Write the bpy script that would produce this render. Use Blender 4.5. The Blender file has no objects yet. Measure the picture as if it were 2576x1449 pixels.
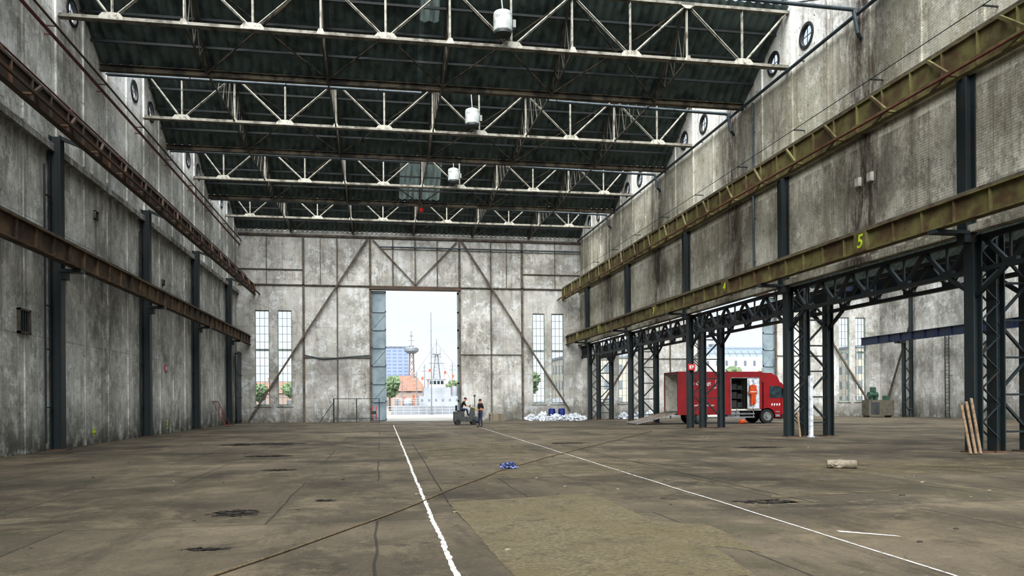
import bpy,bmesh,math,random
from mathutils import Vector,Matrix,noise
random.seed(7)
S=bpy.context.scene
COL=S.collection
R=math.radians
# ------------------------------------------------------------------ materials
def hx(h):
    k=1.0
    if h[0]=='*': k=.44;h=h[1:]
    h=h.lstrip('#'); o=[]
    for i in (0,2,4):
        v=int(h[i:i+2],16)/255
        o.append(k*(v/12.92 if v<=.04045 else ((v+.055)/1.055)**2.4))
    return (o[0],o[1],o[2],1)
def newmat(name):
    m=bpy.data.materials.new(name); m.use_nodes=True
    nt=m.node_tree
    return m,nt,nt.nodes['Principled BSDF']
def coord(nt,scale=(1,1,1)):
    t=nt.nodes.new('ShaderNodeTexCoord'); mp=nt.nodes.new('ShaderNodeMapping')
    mp.inputs['Scale'].default_value=scale
    nt.links.new(t.outputs['Object'],mp.inputs['Vector']); return mp.outputs['Vector']
def nfac(nt,vec,scale,detail,lo,hi,rough=.6,dist=0):
    n=nt.nodes.new('ShaderNodeTexNoise'); n.inputs['Scale'].default_value=scale
    n.inputs['Detail'].default_value=detail; n.inputs['Roughness'].default_value=rough
    n.inputs['Distortion'].default_value=dist
    nt.links.new(vec,n.inputs['Vector'])
    r=nt.nodes.new('ShaderNodeMapRange'); r.inputs['From Min'].default_value=lo; r.inputs['From Max'].default_value=hi
    nt.links.new(n.outputs['Fac'],r.inputs['Value']); return r.outputs['Result']
def mixc(nt,fac,a,b,blend='MIX'):
    m=nt.nodes.new('ShaderNodeMix'); m.data_type='RGBA'; m.blend_type=blend
    for i,v in ((0,fac),(6,a),(7,b)):
        if isinstance(v,bpy.types.NodeSocket): nt.links.new(v,m.inputs[i])
        else: m.inputs[i].default_value=v
    return m.outputs[2]
def mth(nt,op,a,b=0):
    m=nt.nodes.new('ShaderNodeMath'); m.operation=op
    for i,v in ((0,a),(1,b)):
        if isinstance(v,bpy.types.NodeSocket): nt.links.new(v,m.inputs[i])
        else: m.inputs[i].default_value=v
    return m.outputs[0]
def bump(nt,b,h,strength=.3,dist=.02):
    n=nt.nodes.new('ShaderNodeBump'); n.inputs['Strength'].default_value=strength; n.inputs['Distance'].default_value=dist
    nt.links.new(h,n.inputs['Height']); nt.links.new(n.outputs['Normal'],b.inputs['Normal'])
def paint(name,c1,c2=None,rough=.65,metal=0,scale=3,lo=.45,hi=.65,bmp=0):
    m,nt,b=newmat(name)
    c1=hx(c1); c2=hx(c2) if c2 else tuple(x*.75 for x in c1[:3])+(1,)
    v=coord(nt); f=nfac(nt,v,scale,6,lo,hi)
    nt.links.new(mixc(nt,f,c1,c2),b.inputs['Base Color'])
    b.inputs['Roughness'].default_value=rough; b.inputs['Metallic'].default_value=metal
    if bmp: bump(nt,b,f,bmp)
    return m
def wallmat(name,light,dark,stain,patch,brick=0,stainamt=.8,patchlo=.56,low=.6,seam=.25,bay=0,topdark=0,blot=.6,topglow=None):
    m,nt,b=newmat(name)
    v=coord(nt)
    sep=nt.nodes.new('ShaderNodeSeparateXYZ'); nt.links.new(v,sep.inputs[0])
    base=mixc(nt,nfac(nt,v,.35,8,.4,.6,.65),hx(light),hx(dark))
    hsum=mth(nt,'ADD',sep.outputs['X'],sep.outputs['Y'])
    cb=nt.nodes.new('ShaderNodeCombineXYZ'); nt.links.new(hsum,cb.inputs[0]); nt.links.new(sep.outputs['Z'],cb.inputs[1])
    pt=nt.nodes.new('ShaderNodeTexBrick'); nt.links.new(cb.outputs[0],pt.inputs['Vector']); pt.offset=.5
    pt.inputs['Scale'].default_value=1; pt.inputs['Brick Width'].default_value=2.6; pt.inputs['Row Height'].default_value=3.9; pt.inputs['Mortar Size'].default_value=0
    pt.inputs['Color1'].default_value=(1,1,1,1); pt.inputs['Color2'].default_value=(.72,.72,.71,1)
    base=mixc(nt,.7,base,pt.outputs['Color'],'MULTIPLY')
    if topglow:  # clerestory glow put into the colour: upper wall turns paler
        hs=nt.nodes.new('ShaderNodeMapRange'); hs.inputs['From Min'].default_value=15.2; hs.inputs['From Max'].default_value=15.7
        nt.links.new(sep.outputs['Z'],hs.inputs['Value']); base=mixc(nt,hs.outputs['Result'],base,hx(topglow))
    # flaking paint: crisp pale islands, crisp bare patches
    pf=nfac(nt,v,1.3,15,patchlo,patchlo+.02,.8)
    base=mixc(nt,mth(nt,'MULTIPLY',pf,.5),base,hx(patch))
    reg=nfac(nt,v,.28,5,.44,.58,.6)
    pf2=mth(nt,'MULTIPLY',nfac(nt,coord(nt,(1,1,.7)),1.6,15,.49,.52,.82),reg)
    base=mixc(nt,mth(nt,'MULTIPLY',pf2,.5),base,hx('68645a'))
    pf3=nfac(nt,v,3.5,15,.56,.585,.84)
    base=mixc(nt,mth(nt,'MULTIPLY',pf3,.5),base,hx('4f4c44'))
    sf=nfac(nt,coord(nt,(1.0,1.0,.12)),1.0,8,.52,.72,.72)
    base=mixc(nt,mth(nt,'MULTIPLY',sf,stainamt),base,hx(stain))
    sf2=nfac(nt,coord(nt,(7,7,.28)),1.0,6,.52,.7,.75)
    base=mixc(nt,mth(nt,'MULTIPLY',sf2,stainamt*.6),base,hx(stain))
    sf3=nfac(nt,coord(nt,(12,12,.5)),1.0,5,.55,.7,.7)
    base=mixc(nt,mth(nt,'MULTIPLY',sf3,.3),base,hx('e8e8e2'))
    bf=nfac(nt,v,.16,12,.52,.68,.74)
    base=mixc(nt,mth(nt,'MULTIPLY',bf,blot),base,hx('3a3831'))
    if bay:
        c=mth(nt,'COSINE',mth(nt,'MULTIPLY',mth(nt,'SUBTRACT',sep.outputs['Y'],25.2),2*math.pi/10.4))
        c=mth(nt,'POWER',mth(nt,'MAXIMUM',c,0),3)
        bs=nfac(nt,coord(nt,(1.6,1.6,.35)),.9,14,.4,.56,.82)
        base=mixc(nt,mth(nt,'MULTIPLY',mth(nt,'MULTIPLY',c,bs),bay),base,hx('38271c'))
    fp=nfac(nt,v,9,8,.58,.66,.75)
    base=mixc(nt,mth(nt,'MULTIPLY',fp,.5),base,hx('3a3830'))
    fp2=nfac(nt,v,26,6,.6,.68,.7)
    base=mixc(nt,mth(nt,'MULTIPLY',fp2,.4),base,hx('2c2a25'))
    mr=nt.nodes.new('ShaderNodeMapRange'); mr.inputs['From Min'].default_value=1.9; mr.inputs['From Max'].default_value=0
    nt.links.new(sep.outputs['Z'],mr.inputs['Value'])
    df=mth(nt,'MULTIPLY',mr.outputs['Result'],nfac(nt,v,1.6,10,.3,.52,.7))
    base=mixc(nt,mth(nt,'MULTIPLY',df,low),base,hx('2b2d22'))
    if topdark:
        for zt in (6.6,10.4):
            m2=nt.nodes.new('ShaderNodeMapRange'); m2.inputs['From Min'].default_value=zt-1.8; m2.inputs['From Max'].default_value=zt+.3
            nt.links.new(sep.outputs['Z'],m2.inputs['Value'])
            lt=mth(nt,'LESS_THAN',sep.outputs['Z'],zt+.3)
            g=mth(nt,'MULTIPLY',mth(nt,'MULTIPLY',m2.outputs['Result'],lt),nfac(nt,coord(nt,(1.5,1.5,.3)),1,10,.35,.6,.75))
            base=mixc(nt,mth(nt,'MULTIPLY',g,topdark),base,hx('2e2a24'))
    h=nfac(nt,v,5,10,.3,.7,.7)
    if seam:
        bt=nt.nodes.new('ShaderNodeTexBrick'); nt.links.new(cb.outputs[0],bt.inputs['Vector'])
        bt.offset=0; bt.inputs['Scale'].default_value=1
        bt.inputs['Brick Width'].default_value=2.6; bt.inputs['Row Height'].default_value=3.9
        bt.inputs['Mortar Size'].default_value=.02; bt.inputs['Mortar Smooth'].default_value=.6
        base=mixc(nt,mth(nt,'MULTIPLY',mth(nt,'MULTIPLY',bt.outputs['Fac'],nfac(nt,v,.6,4,.35,.6)),seam*2),base,hx('3d3931'))
    if brick:
        b2=nt.nodes.new('ShaderNodeTexBrick'); nt.links.new(cb.outputs[0],b2.inputs['Vector'])
        b2.inputs['Scale'].default_value=1; b2.inputs['Brick Width'].default_value=.26; b2.inputs['Row Height'].default_value=.085
        b2.inputs['Mortar Size'].default_value=.012; b2.inputs['Mortar Smooth'].default_value=.4
        base=mixc(nt,mth(nt,'MULTIPLY',mth(nt,'MULTIPLY',b2.outputs['Fac'],nfac(nt,v,.5,6,.4,.6)),.4),base,hx('6a6557'))
        h=mth(nt,'SUBTRACT',h,b2.outputs['Fac'])
    nt.links.new(base,b.inputs['Base Color']); b.inputs['Roughness'].default_value=.9
    bump(nt,b,h,.6,.02)
    return m
def floormat(name):
    m,nt,b=newmat(name); v=coord(nt)
    base=mixc(nt,nfac(nt,v,.22,8,.38,.62,.65),hx('645b4b'),hx('3a3429'))
    bt=nt.nodes.new('ShaderNodeTexBrick')
    vd=nt.nodes.new('ShaderNodeTexNoise'); vd.inputs['Scale'].default_value=.5; nt.links.new(v,vd.inputs['Vector'])
    add=nt.nodes.new('ShaderNodeMixRGB'); add.blend_type='ADD'; add.inputs[0].default_value=.12
    nt.links.new(v,add.inputs[1]); nt.links.new(vd.outputs['Color'],add.inputs[2])
    nt.links.new(add.outputs[0],bt.inputs['Vector'])
    bt.offset=.37; bt.inputs['Scale'].default_value=1; bt.inputs['Brick Width'].default_value=3.9; bt.inputs['Row Height'].default_value=5.3
    bt.inputs['Mortar Size'].default_value=.02; bt.inputs['Mortar Smooth'].default_value=.5
    bt.inputs['Color1'].default_value=(1,1,1,1); bt.inputs['Color2'].default_value=(.56,.55,.52,1); bt.inputs['Mortar'].default_value=(.8,.8,.8,1)
    base=mixc(nt,.8,base,bt.outputs['Color'],'MULTIPLY')
    base=mixc(nt,mth(nt,'MULTIPLY',nfac(nt,v,.55,12,.5,.6,.78,.4),.55),base,hx('746a56'))
    base=mixc(nt,mth(nt,'MULTIPLY',nfac(nt,coord(nt,(1.6,.4,1)),.9,12,.52,.63,.76),.5),base,hx('28241c'))
    base=mixc(nt,mth(nt,'MULTIPLY',nfac(nt,v,.35,8,.54,.64,.65),.5),base,hx('403f2b'))
    base=mixc(nt,mth(nt,'MULTIPLY',nfac(nt,v,.9,14,.57,.64,.82),.6),base,hx('1e1b16'))
    base=mixc(nt,mth(nt,'MULTIPLY',nfac(nt,v,14,8,.54,.66,.75),.5),base,hx('1c1a15'))
    base=mixc(nt,mth(nt,'MULTIPLY',nfac(nt,v,3.5,14,.58,.63,.82),.5),base,hx('8f8670'))
    base=mixc(nt,mth(nt,'MULTIPLY',nfac(nt,v,30,6,.6,.66,.7),.5),base,hx('9b927c'))
    vo=nt.nodes.new('ShaderNodeTexVoronoi'); vo.feature='DISTANCE_TO_EDGE'; vo.inputs['Scale'].default_value=.3
    ad2=nt.nodes.new('ShaderNodeMixRGB'); ad2.blend_type='ADD'; ad2.inputs[0].default_value=.9
    nz=nt.nodes.new('ShaderNodeTexNoise'); nz.inputs['Scale'].default_value=1.2; nz.inputs['Detail'].default_value=8; nt.links.new(v,nz.inputs['Vector'])
    nt.links.new(v,ad2.inputs[1]); nt.links.new(nz.outputs['Color'],ad2.inputs[2]); nt.links.new(ad2.outputs[0],vo.inputs['Vector'])
    cr=mth(nt,'LESS_THAN',vo.outputs['Distance'],.003)
    base=mixc(nt,mth(nt,'MULTIPLY',mth(nt,'MULTIPLY',cr,nfac(nt,v,.3,4,.5,.6)),.7),base,hx('1a1814'))
    base=mixc(nt,mth(nt,'MULTIPLY',bt.outputs['Fac'],.7),base,hx('1f1c17'))
    nt.links.new(base,b.inputs['Base Color'])
    rr=nt.nodes.new('ShaderNodeMapRange'); rr.inputs['To Min'].default_value=.5; rr.inputs['To Max'].default_value=.95
    nt.links.new(nfac(nt,v,.4,6,.35,.65),rr.inputs['Value']); nt.links.new(rr.outputs['Result'],b.inputs['Roughness'])
    bump(nt,b,mth(nt,'SUBTRACT',nfac(nt,v,10,10,.3,.7,.75),bt.outputs['Fac']),.7,.015)
    return m
def gravelmat(name,a,bc,cc,al=None):
    m,nt,b=newmat(name); v=coord(nt)
    vo=nt.nodes.new('ShaderNodeTexVoronoi'); vo.inputs['Scale'].default_value=30; nt.links.new(v,vo.inputs['Vector'])
    bw=nt.nodes.new('ShaderNodeRGBToBW'); nt.links.new(vo.outputs['Color'],bw.inputs[0])
    base=mixc(nt,bw.outputs[0],hx(a),hx(bc))
    base=mixc(nt,nfac(nt,v,.8,8,.45,.65,.7),base,hx(cc))
    base=mixc(nt,mth(nt,'MULTIPLY',nfac(nt,v,2.2,10,.52,.66,.75),.6),base,hx('332e25'))
    nt.links.new(base,b.inputs['Base Color']); b.inputs['Roughness'].default_value=.95
    if al:
        nt.links.new(mth(nt,'MULTIPLY',nfac(nt,v,1.3,12,al[0],al[1],.75),al[2]),b.inputs['Alpha'])
    bump(nt,b,vo.outputs['Distance'],.6,.02); return m
def sprayed(name,c1,c2,lo,hi,sc):
    m,nt,b=newmat(name); v=coord(nt)
    nt.links.new(mixc(nt,nfac(nt,v,9,5,.5,.7),hx(c1),hx(c2)),b.inputs['Base Color']); b.inputs['Roughness'].default_value=.85
    nt.links.new(nfac(nt,v,sc,8,lo,hi,.7),b.inputs['Alpha']); return m
def facade(name,wall,glass,bw,bh,mort,rough=.5):
    m,nt,b=newmat(name); v=coord(nt)
    sep=nt.nodes.new('ShaderNodeSeparateXYZ'); nt.links.new(v,sep.inputs[0])
    cb=nt.nodes.new('ShaderNodeCombineXYZ'); nt.links.new(mth(nt,'ADD',sep.outputs['X'],sep.outputs['Y']),cb.inputs[0]); nt.links.new(sep.outputs['Z'],cb.inputs[1])
    bt=nt.nodes.new('ShaderNodeTexBrick'); bt.offset=0; nt.links.new(cb.outputs[0],bt.inputs['Vector'])
    bt.inputs['Scale'].default_value=1; bt.inputs['Brick Width'].default_value=bw; bt.inputs['Row Height'].default_value=bh
    bt.inputs['Mortar Size'].default_value=mort; bt.inputs['Mortar Smooth'].default_value=0
    bt.inputs['Color1'].default_value=hx(glass); bt.inputs['Color2'].default_value=hx(glass); bt.inputs['Mortar'].default_value=hx(wall)
    nt.links.new(bt.outputs['Color'],b.inputs['Base Color']); b.inputs['Roughness'].default_value=rough; return m
def translucent(name,c1,c2):
    m,nt,b=newmat(name); v=coord(nt)
    t=nt.nodes.new('ShaderNodeBsdfTranslucent');mx=nt.nodes.new('ShaderNodeMixShader');mx.inputs[0].default_value=.6
    c=mixc(nt,nfac(nt,coord(nt,(6,.6,.6)),1,6,.4,.65),hx(c1),hx(c2));nt.links.new(c,t.inputs[0]);nt.links.new(c,b.inputs['Base Color'])
    nt.links.new(b.outputs[0],mx.inputs[1]);nt.links.new(t.outputs[0],mx.inputs[2]);nt.links.new(mx.outputs[0],nt.nodes['Material Output'].inputs[0]);return m

M_left=wallmat('plaster_left','d9dad3','adaea6','4b483f','e8e9e5',0,.66,.53,.9,topdark=.75,blot=.6,topglow='f6f6f2')
M_right=wallmat('painted_brick','d0cebf','a8a592','4f4334','e0dfd5',1,.6,.55,.5,bay=1.0,topdark=.65,blot=.6,topglow='f4f4ee')
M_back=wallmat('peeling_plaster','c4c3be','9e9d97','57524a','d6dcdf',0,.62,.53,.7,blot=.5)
M_floor=floormat('worn_concrete_floor')
M_ceil=paint('dark_corrugated_sheet','5a6866','384443',.5,0,1.5)
M_panel=translucent('translucent_sheet','646e69','3c4441')
M_white=paint('grimy_white_paint','97968b','524c41',.6,0,4,.48,.66)
M_whited=paint('grimy_chord_paint','76746a','423d34',.65,0,2.5,.45,.62)
M_dull=paint('dull_lacing_paint','514e46','34302a',.7,0,2.5,.45,.62)
M_dark=paint('dark_green_steel','1f292c','302c26',.5,0,2.5,.52,.68)
M_darkrust=paint('rusty_dark_steel','3f3830','5a3f2b',.75,0,2,.45,.65)
M_olive=paint('olive_paint','625e39','4a3b26',.7,0,1.3,.43,.6)
M_rustgird=paint('rusty_girder','5c4a34','35291e',.75,0,1.1,.42,.6)
M_rust=paint('rust_bar','5c554a','3e372f',.8,0,3)
M_redpipe=paint('red_oxide_pipe','5f2c23','3d211b',.6)
M_pipe=paint('grey_blue_pipe','3d494f','2c3438',.5)
M_valley=paint('valley_beam_paint','5e5546','2f2b25',.75,0,2,.42,.58)
M_navy=paint('navy_steel','1c2740','161e2c',.5)
M_frame=paint('green_window_frame','74827b','56625c',.6)
M_door=paint('blue_grey_door','7f8d93','65747c',.55,0,1)
M_line=sprayed('white_chalk_paint','cfcfcc','a8a49b',.36,.52,11)
M_rope=paint('rope_fibre','62553f','43382b',.9,0,30)
M_patch=gravelmat('gravel_screed','6b634d','484130','585039',(.28,.42,.92))
M_sand=gravelmat('sand','7c7259','5f573f','5a5240',(.44,.58,.8))
M_mud=sprayed('dried_mud','241f1b','151310',.46,.54,3.5)
M_rubble=paint('rubble_dirt','3a342c','1f1c18',.95,0,8)
M_yel=paint('fluorescent_marking','b0cc22','90a81a',.6)
M_green=paint('green_marking','62a82a','4a8a20',.6)
M_drum=paint('heater_enamel','a9aeac','7e8380',.45,0,3)
M_black=paint('black_rubber','15161a','0c0c0e',.8)
M_red=paint('truck_red','7c0a13','680810',.35,0,.8)
M_truckwhite=paint('truck_interior','c4c2b8','a09e93',.6)
M_chrome=paint('aluminium','85888a','636567',.4,.4)
M_glass=paint('dark_glass','1f2a2e','32424a',.08)
M_orange=paint('orange_coverall','b84a1c','963810',.8)
M_wood=paint('raw_timber','786550','574633',.8,0,8)
M_plastic=paint('white_plastic_sheet','c6cbd1','87909a',.35,0,5)
M_blue=paint('blue_plastic','1a2a70','152056',.4)
M_textw=paint('white_lettering','c4c4c2','b0b0ae',.5)
M_grey=paint('grey_metal','6f7270','505250',.6)
M_greyd=paint('dark_grey_metal','343738','262829',.6)
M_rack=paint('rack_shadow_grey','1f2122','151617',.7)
M_brown=paint('stack_board','7a7264','5a5346',.85,0,6)
M_skin=paint('skin','a8755a','926248',.6)
M_shirt=paint('dark_shirt','131418','0f1014',.9)
M_jeans=paint('blue_jeans','222e47','1a2438',.9)
M_hair=paint('dark_hair','2a211b','17120f',.8)
M_shoe=paint('work_boots','1b1917','100f0e',.7)
M_signred=paint('sign_red','a81c24','8f161d',.45)
M_frred=paint('faded_red_paint','7a302c','5b2522',.6)
M_tank=paint('green_enamel','2e4a3c','22362c',.4)
M_beige=paint('beige_enamel','524f44','3f3d35',.6)
M_navygrey=paint('navy_ship_grey','*ccd2d9','*b2bac2',.5,0,.4)  # outdoor colours from here on: distance haze put in by paling and greying
M_shipwhite=paint('ship_white','*eef1f4','*d4dadf',.5)
M_shipdark=paint('ship_mast_grey','*99a2aa','*808890',.5)
M_flag=paint('signal_flag','*dc8058','*c46c48',.8)
M_leaf=paint('foliage','*93a97f','*6c8462',.9,0,1.2,.4,.6,.6)
M_bark=paint('bark','*6a5c50')
M_roof=paint('clay_roof_tiles','*b88c78','*9c7866',.8,0,1)
M_tower=paint('hazed_tower_paint','*9a8078','*846c66',.8,0,1)  # grey-red with the haze mixed in
M_brickb=facade('brick_facade','*b8a398','*7a7f84',2.6,3.0,.75)
M_blueb=facade('blue_grey_facade','*a2b4d2','*8296bd',1.8,1.1,.28)
M_whiteb=facade('white_facade','*f2f4f7','*7f8b98',2.2,2.8,.8)
M_beigeb=facade('beige_facade','*d4cebf','*87929a',2.4,3.0,.7)
M_glassroof=facade('glazed_roof','*6c7782','*97a9b9',1.6,1.2,.1)
M_ground=paint('pale_quay_paving','*dcd8ce','*c4c0b6',.9,0,.3)
M_water=paint('harbour_water','*a6b1b8','*8b969f',.15)
# ------------------------------------------------------------------ geometry helpers
def BM(): return bmesh.new()
def box(bm,x0,x1,y0,y1,z0,z1):
    vs=[bm.verts.new((x,y,z)) for x in (x0,x1) for y in (y0,y1) for z in (z0,z1)]
    for f in ((0,1,3,2),(4,6,7,5),(0,4,5,1),(2,3,7,6),(0,2,6,4),(1,5,7,3)):
        bm.faces.new([vs[i] for i in f])
def prism(bm,p1,p2,poly,up=(0,0,1),poly2=None):
    p1=Vector(p1);p2=Vector(p2);d=(p2-p1).normalized();up=Vector(up)
    s=d.cross(up)
    if s.length<1e-3: s=d.cross(Vector((0,1,0)))
    s.normalize();u=s.cross(d)
    a=[bm.verts.new(p1+s*x+u*y) for x,y in poly]
    b=[bm.verts.new(p2+s*x+u*y) for x,y in (poly2 or poly)]
    n=len(poly)
    for i in range(n): bm.faces.new((a[i],a[(i+1)%n],b[(i+1)%n],b[i]))
    bm.faces.new(a[::-1]);bm.faces.new(b)
def rect(w,h): return [(-w/2,-h/2),(w/2,-h/2),(w/2,h/2),(-w/2,h/2)]
def isec(w,h,t=.03):
    return [(-w/2,-h/2),(w/2,-h/2),(w/2,-h/2+t),(t/2,-h/2+t),(t/2,h/2-t),(w/2,h/2-t),(w/2,h/2),(-w/2,h/2),(-w/2,h/2-t),(-t/2,h/2-t),(-t/2,-h/2+t),(-w/2,-h/2+t)]
def tsec(w,h,t=.02):
    return [(-w/2,-h/2),(w/2,-h/2),(w/2,-h/2+t),(t,-h/2+t),(t,h/2),(-t,h/2),(-t,-h/2+t),(-w/2,-h/2+t)]
def circ(r,n=12): return [(r*math.cos(2*math.pi*i/n),r*math.sin(2*math.pi*i/n)) for i in range(n)]
def beam(bm,p1,p2,w,h,up=(0,0,1)): prism(bm,p1,p2,rect(w,h),up)
def tube(bm,pts,r,n=10):
    for a,b in zip(pts[:-1],pts[1:]):
        d=(Vector(b)-Vector(a)).normalized()*r*.5
        prism(bm,Vector(a)-d,Vector(b)+d,circ(r,n))
def blob(bm,c,rad,amp=.3,freq=1.5,sub=3,seed=0,flat=None):
    r=bmesh.ops.create_icosphere(bm,subdivisions=sub,radius=1)
    for v in r['verts']:
        n=noise.noise(v.co*freq+Vector((seed*7.3,seed*3.1,seed)))+.5*noise.noise(v.co*freq*2.7+Vector((seed,0,0)))
        k=1+amp*n
        v.co=Vector((v.co.x*rad[0]*k,v.co.y*rad[1]*k,v.co.z*rad[2]*k))+Vector(c)
        if flat is not None and v.co.z<flat: v.co.z=flat
def bm_mesh(bm,name,smooth=False):
    bmesh.ops.recalc_face_normals(bm,faces=bm.faces[:])
    me=bpy.data.meshes.new(name);bm.to_mesh(me);bm.free()
    if smooth:
        for p in me.polygons:p.use_smooth=True
    return me
def structure(name,bm,mat,smooth=False):
    o=bpy.data.objects.new(name,bm_mesh(bm,name,smooth));o.data.materials.append(mat)
    o['kind']='structure';COL.objects.link(o);return o
def obj(name,bm,mat,label,cat,group=None,smooth=False,kind=None):
    xs=[v.co.x for v in bm.verts];ys=[v.co.y for v in bm.verts];zs=[v.co.z for v in bm.verts]
    c=Vector(((min(xs)+max(xs))/2,(min(ys)+max(ys))/2,min(zs)))
    for v in bm.verts: v.co-=c
    o=bpy.data.objects.new(name,bm_mesh(bm,name,smooth));o.data.materials.append(mat);o.location=c
    o['label']=label;o['category']=cat
    if group:o['group']=group
    if kind:o['kind']=kind
    COL.objects.link(o);return o
class Thing:
    def __init__(s,name,loc,label,cat,group=None,rz=0):
        s.e=bpy.data.objects.new(name,None);s.e.location=loc;s.e.rotation_euler=(0,0,rz);s.e.empty_display_size=.2
        s.e['label']=label;s.e['category']=cat
        if group:s.e['group']=group
        COL.objects.link(s.e);s.off=Vector(loc)
    def part(s,name,bm,mat,label=None,parent=None,world=False,smooth=False,mesh=None):
        if bm is not None and world:
            for v in bm.verts:v.co-=s.off
        me=mesh or bm_mesh(bm,name,smooth)
        o=bpy.data.objects.new(name,me)
        if mat: o.data.materials.append(mat)
        o.parent=parent or s.e
        if label:o['label']=label
        COL.objects.link(o);return o
def copy_thing(src,loc,label=None,rz=None):
    n=src.copy();n.location=loc
    if rz is not None:n.rotation_euler=(0,0,rz)
    if label:n['label']=label
    COL.objects.link(n)
    def rec(a,b):
        for ch in a.children:
            c=ch.copy();c.parent=b;COL.objects.link(c);rec(ch,c)
    rec(src,n);return n
def textmesh(txt,size,shear=0,ext=.004,offset=0):
    cu=bpy.data.curves.new('t','FONT');cu.body=txt;cu.size=size;cu.extrude=ext;cu.shear=shear;cu.offset=offset
    cu.align_x='CENTER';cu.align_y='CENTER'
    o=bpy.data.objects.new('t',cu);COL.objects.link(o)
    dg=bpy.context.evaluated_depsgraph_get();me=bpy.data.meshes.new_from_object(o.evaluated_get(dg))
    bpy.data.objects.remove(o);return me
def textpart(thing,name,txt,size,mat,loc,rot,parent=None,offset=0,shear=0):
    o=thing.part(name,None,mat,mesh=textmesh(txt,size,shear,offset=offset),parent=parent)
    if len(o.data.materials)==0:o.data.materials.append(mat)
    o.location=loc;o.rotation_euler=rot;return o
def wallgrid(bm,axis,t0,t1,u0,u1,z0,z1,holes,rounds=()):
    H=[h for h in holes]+[(c-r*1.3,c+r*1.3,z-r*1.3,z+r*1.3) for c,z,r in rounds]
    us=sorted({u0,u1,*[h[0] for h in H],*[h[1] for h in H]})
    def P(u,z,t): return (u,t,z) if axis=='Y' else (t,u,z)
    def cell(a,b,c,d):
        if axis=='Y':box(bm,a,b,t0,t1,c,d)
        else:box(bm,t0,t1,a,b,c,d)
    for a,b in zip(us[:-1],us[1:]):
        hs=sorted([h for h in H if h[0]<=a+1e-6 and h[1]>=b-1e-6],key=lambda h:h[2])
        z=z0
        for h in hs:
            if h[2]>z+1e-6:cell(a,b,z,h[2])
            z=h[3]
        if z<z1-1e-6:cell(a,b,z,z1)
    for c,z,r in rounds:
        n=40;s=r*1.3;F=[]
        for i in range(n):
            a=2*math.pi*(i+.5)/n;cx,cz=math.cos(a),math.sin(a);k=s/max(abs(cx),abs(cz))
            F.append([bm.verts.new(P(c+cx*r,z+cz*r,t0)),bm.verts.new(P(c+cx*k,z+cz*k,t0)),
                      bm.verts.new(P(c+cx*r,z+cz*r,t1)),bm.verts.new(P(c+cx*k,z+cz*k,t1))])
        for i in range(n):
            A=F[i];B=F[(i+1)%n]
            bm.faces.new((A[0],A[1],B[1],B[0]));bm.faces.new((A[2],B[2],B[3],A[3]));bm.faces.new((A[0],B[0],B[2],A[2]))
# ------------------------------------------------------------------ layout
XL,XR,XS,YF,YB=-11.4,17.2,46.0,65.0,-6.0
RID=[0.0,10.1,20.1,30.2,40.3,50.6,60.5];VAL=[-5,5,15,24.3,34.4,44.5,54.8,65.0]
ZV,ZR=15.75,18.35
CY=[20.0,30.4,41.0,51.4,62.0]
LY=[29.3,39.8,50.0,60.5]
bm=BM();box(bm,XL-.4,XS+.4,YB,YF+.4,-.2,0);structure('floor',bm,M_floor)
bm=BM();box(bm,-160,260,YF+.4,101,-.25,-.03);structure('ground',bm,M_ground)
bm=BM();box(bm,-300,400,101,150,-3,-1.6);structure('ground',bm,M_water)
bm=BM();box(bm,-400,600,150,600,-3,-.1);structure('ground',bm,M_ground)
# walls
ports=[(r+o,16.4,.45) for r in RID for o in (-1.4,1.25)]
WT=.14
bm=BM();wallgrid(bm,'X',XL-WT,XL,YB,YF,0,18.6,[],ports);structure('wall_left',bm,M_left)
bm=BM();wallgrid(bm,'X',XR,XR+WT,YB,YF,6.45,18.6,[],ports);structure('wall_middle',bm,M_right)
bm=BM();wallgrid(bm,'X',XS,XS+.4,YB,YF,0,13.2,[],[]);structure('wall_right',bm,M_back)
wn=60
for cy,cz,r in ports[4:]:
    for X,s in ((XL,1),(XR,-1)):
        bm=BM()
        n=28;A=[]
        for i in range(n):
            a=2*math.pi*i/n;row=[]
            for rr,xx in ((r-.05,X-s*.1),(r-.05,X+s*.05),(r+.07,X+s*.05),(r+.07,X+s*.002)):
                row.append(bm.verts.new((xx,cy+rr*math.cos(a),cz+rr*math.sin(a))))
            A.append(row)
        for i in range(n):
            for k in range(3):bm.faces.new((A[i][k],A[(i+1)%n][k],A[(i+1)%n][k+1],A[i][k+1]))
        beam(bm,(X-s*.03,cy-r+.05,cz),(X-s*.03,cy+r-.05,cz),.02,.025);beam(bm,(X-s*.03,cy,cz-r+.05),(X-s*.03,cy,cz+r-.05),.02,.025,(1,0,0))
        structure('window_%d'%wn,bm,M_greyd);wn+=1
c1,c2=2.95,31.8
wins=[]
for c in (c1,c2):
    for a,b in ((-12.95,-11.82),(-11.17,-10.05),(10.0,11.08),(11.67,12.75)):
        wins.append((c+a,c+b,1.4,9.15))
doors=[(c-3.68,c+3.68,0,10.95) for c in (c1,c2)]
bm=BM();wallgrid(bm,'Y',YF,YF+.3,XL-WT,XR+WT,0,18.6,[w for w in wins if w[0]<16]+doors[:1])
wallgrid(bm,'Y',YF,YF+.3,XR+WT,XS+.4,0,14.8,[w for w in wins if w[0]>16]+doors[1:]);structure('wall_back',bm,M_back)
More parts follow.
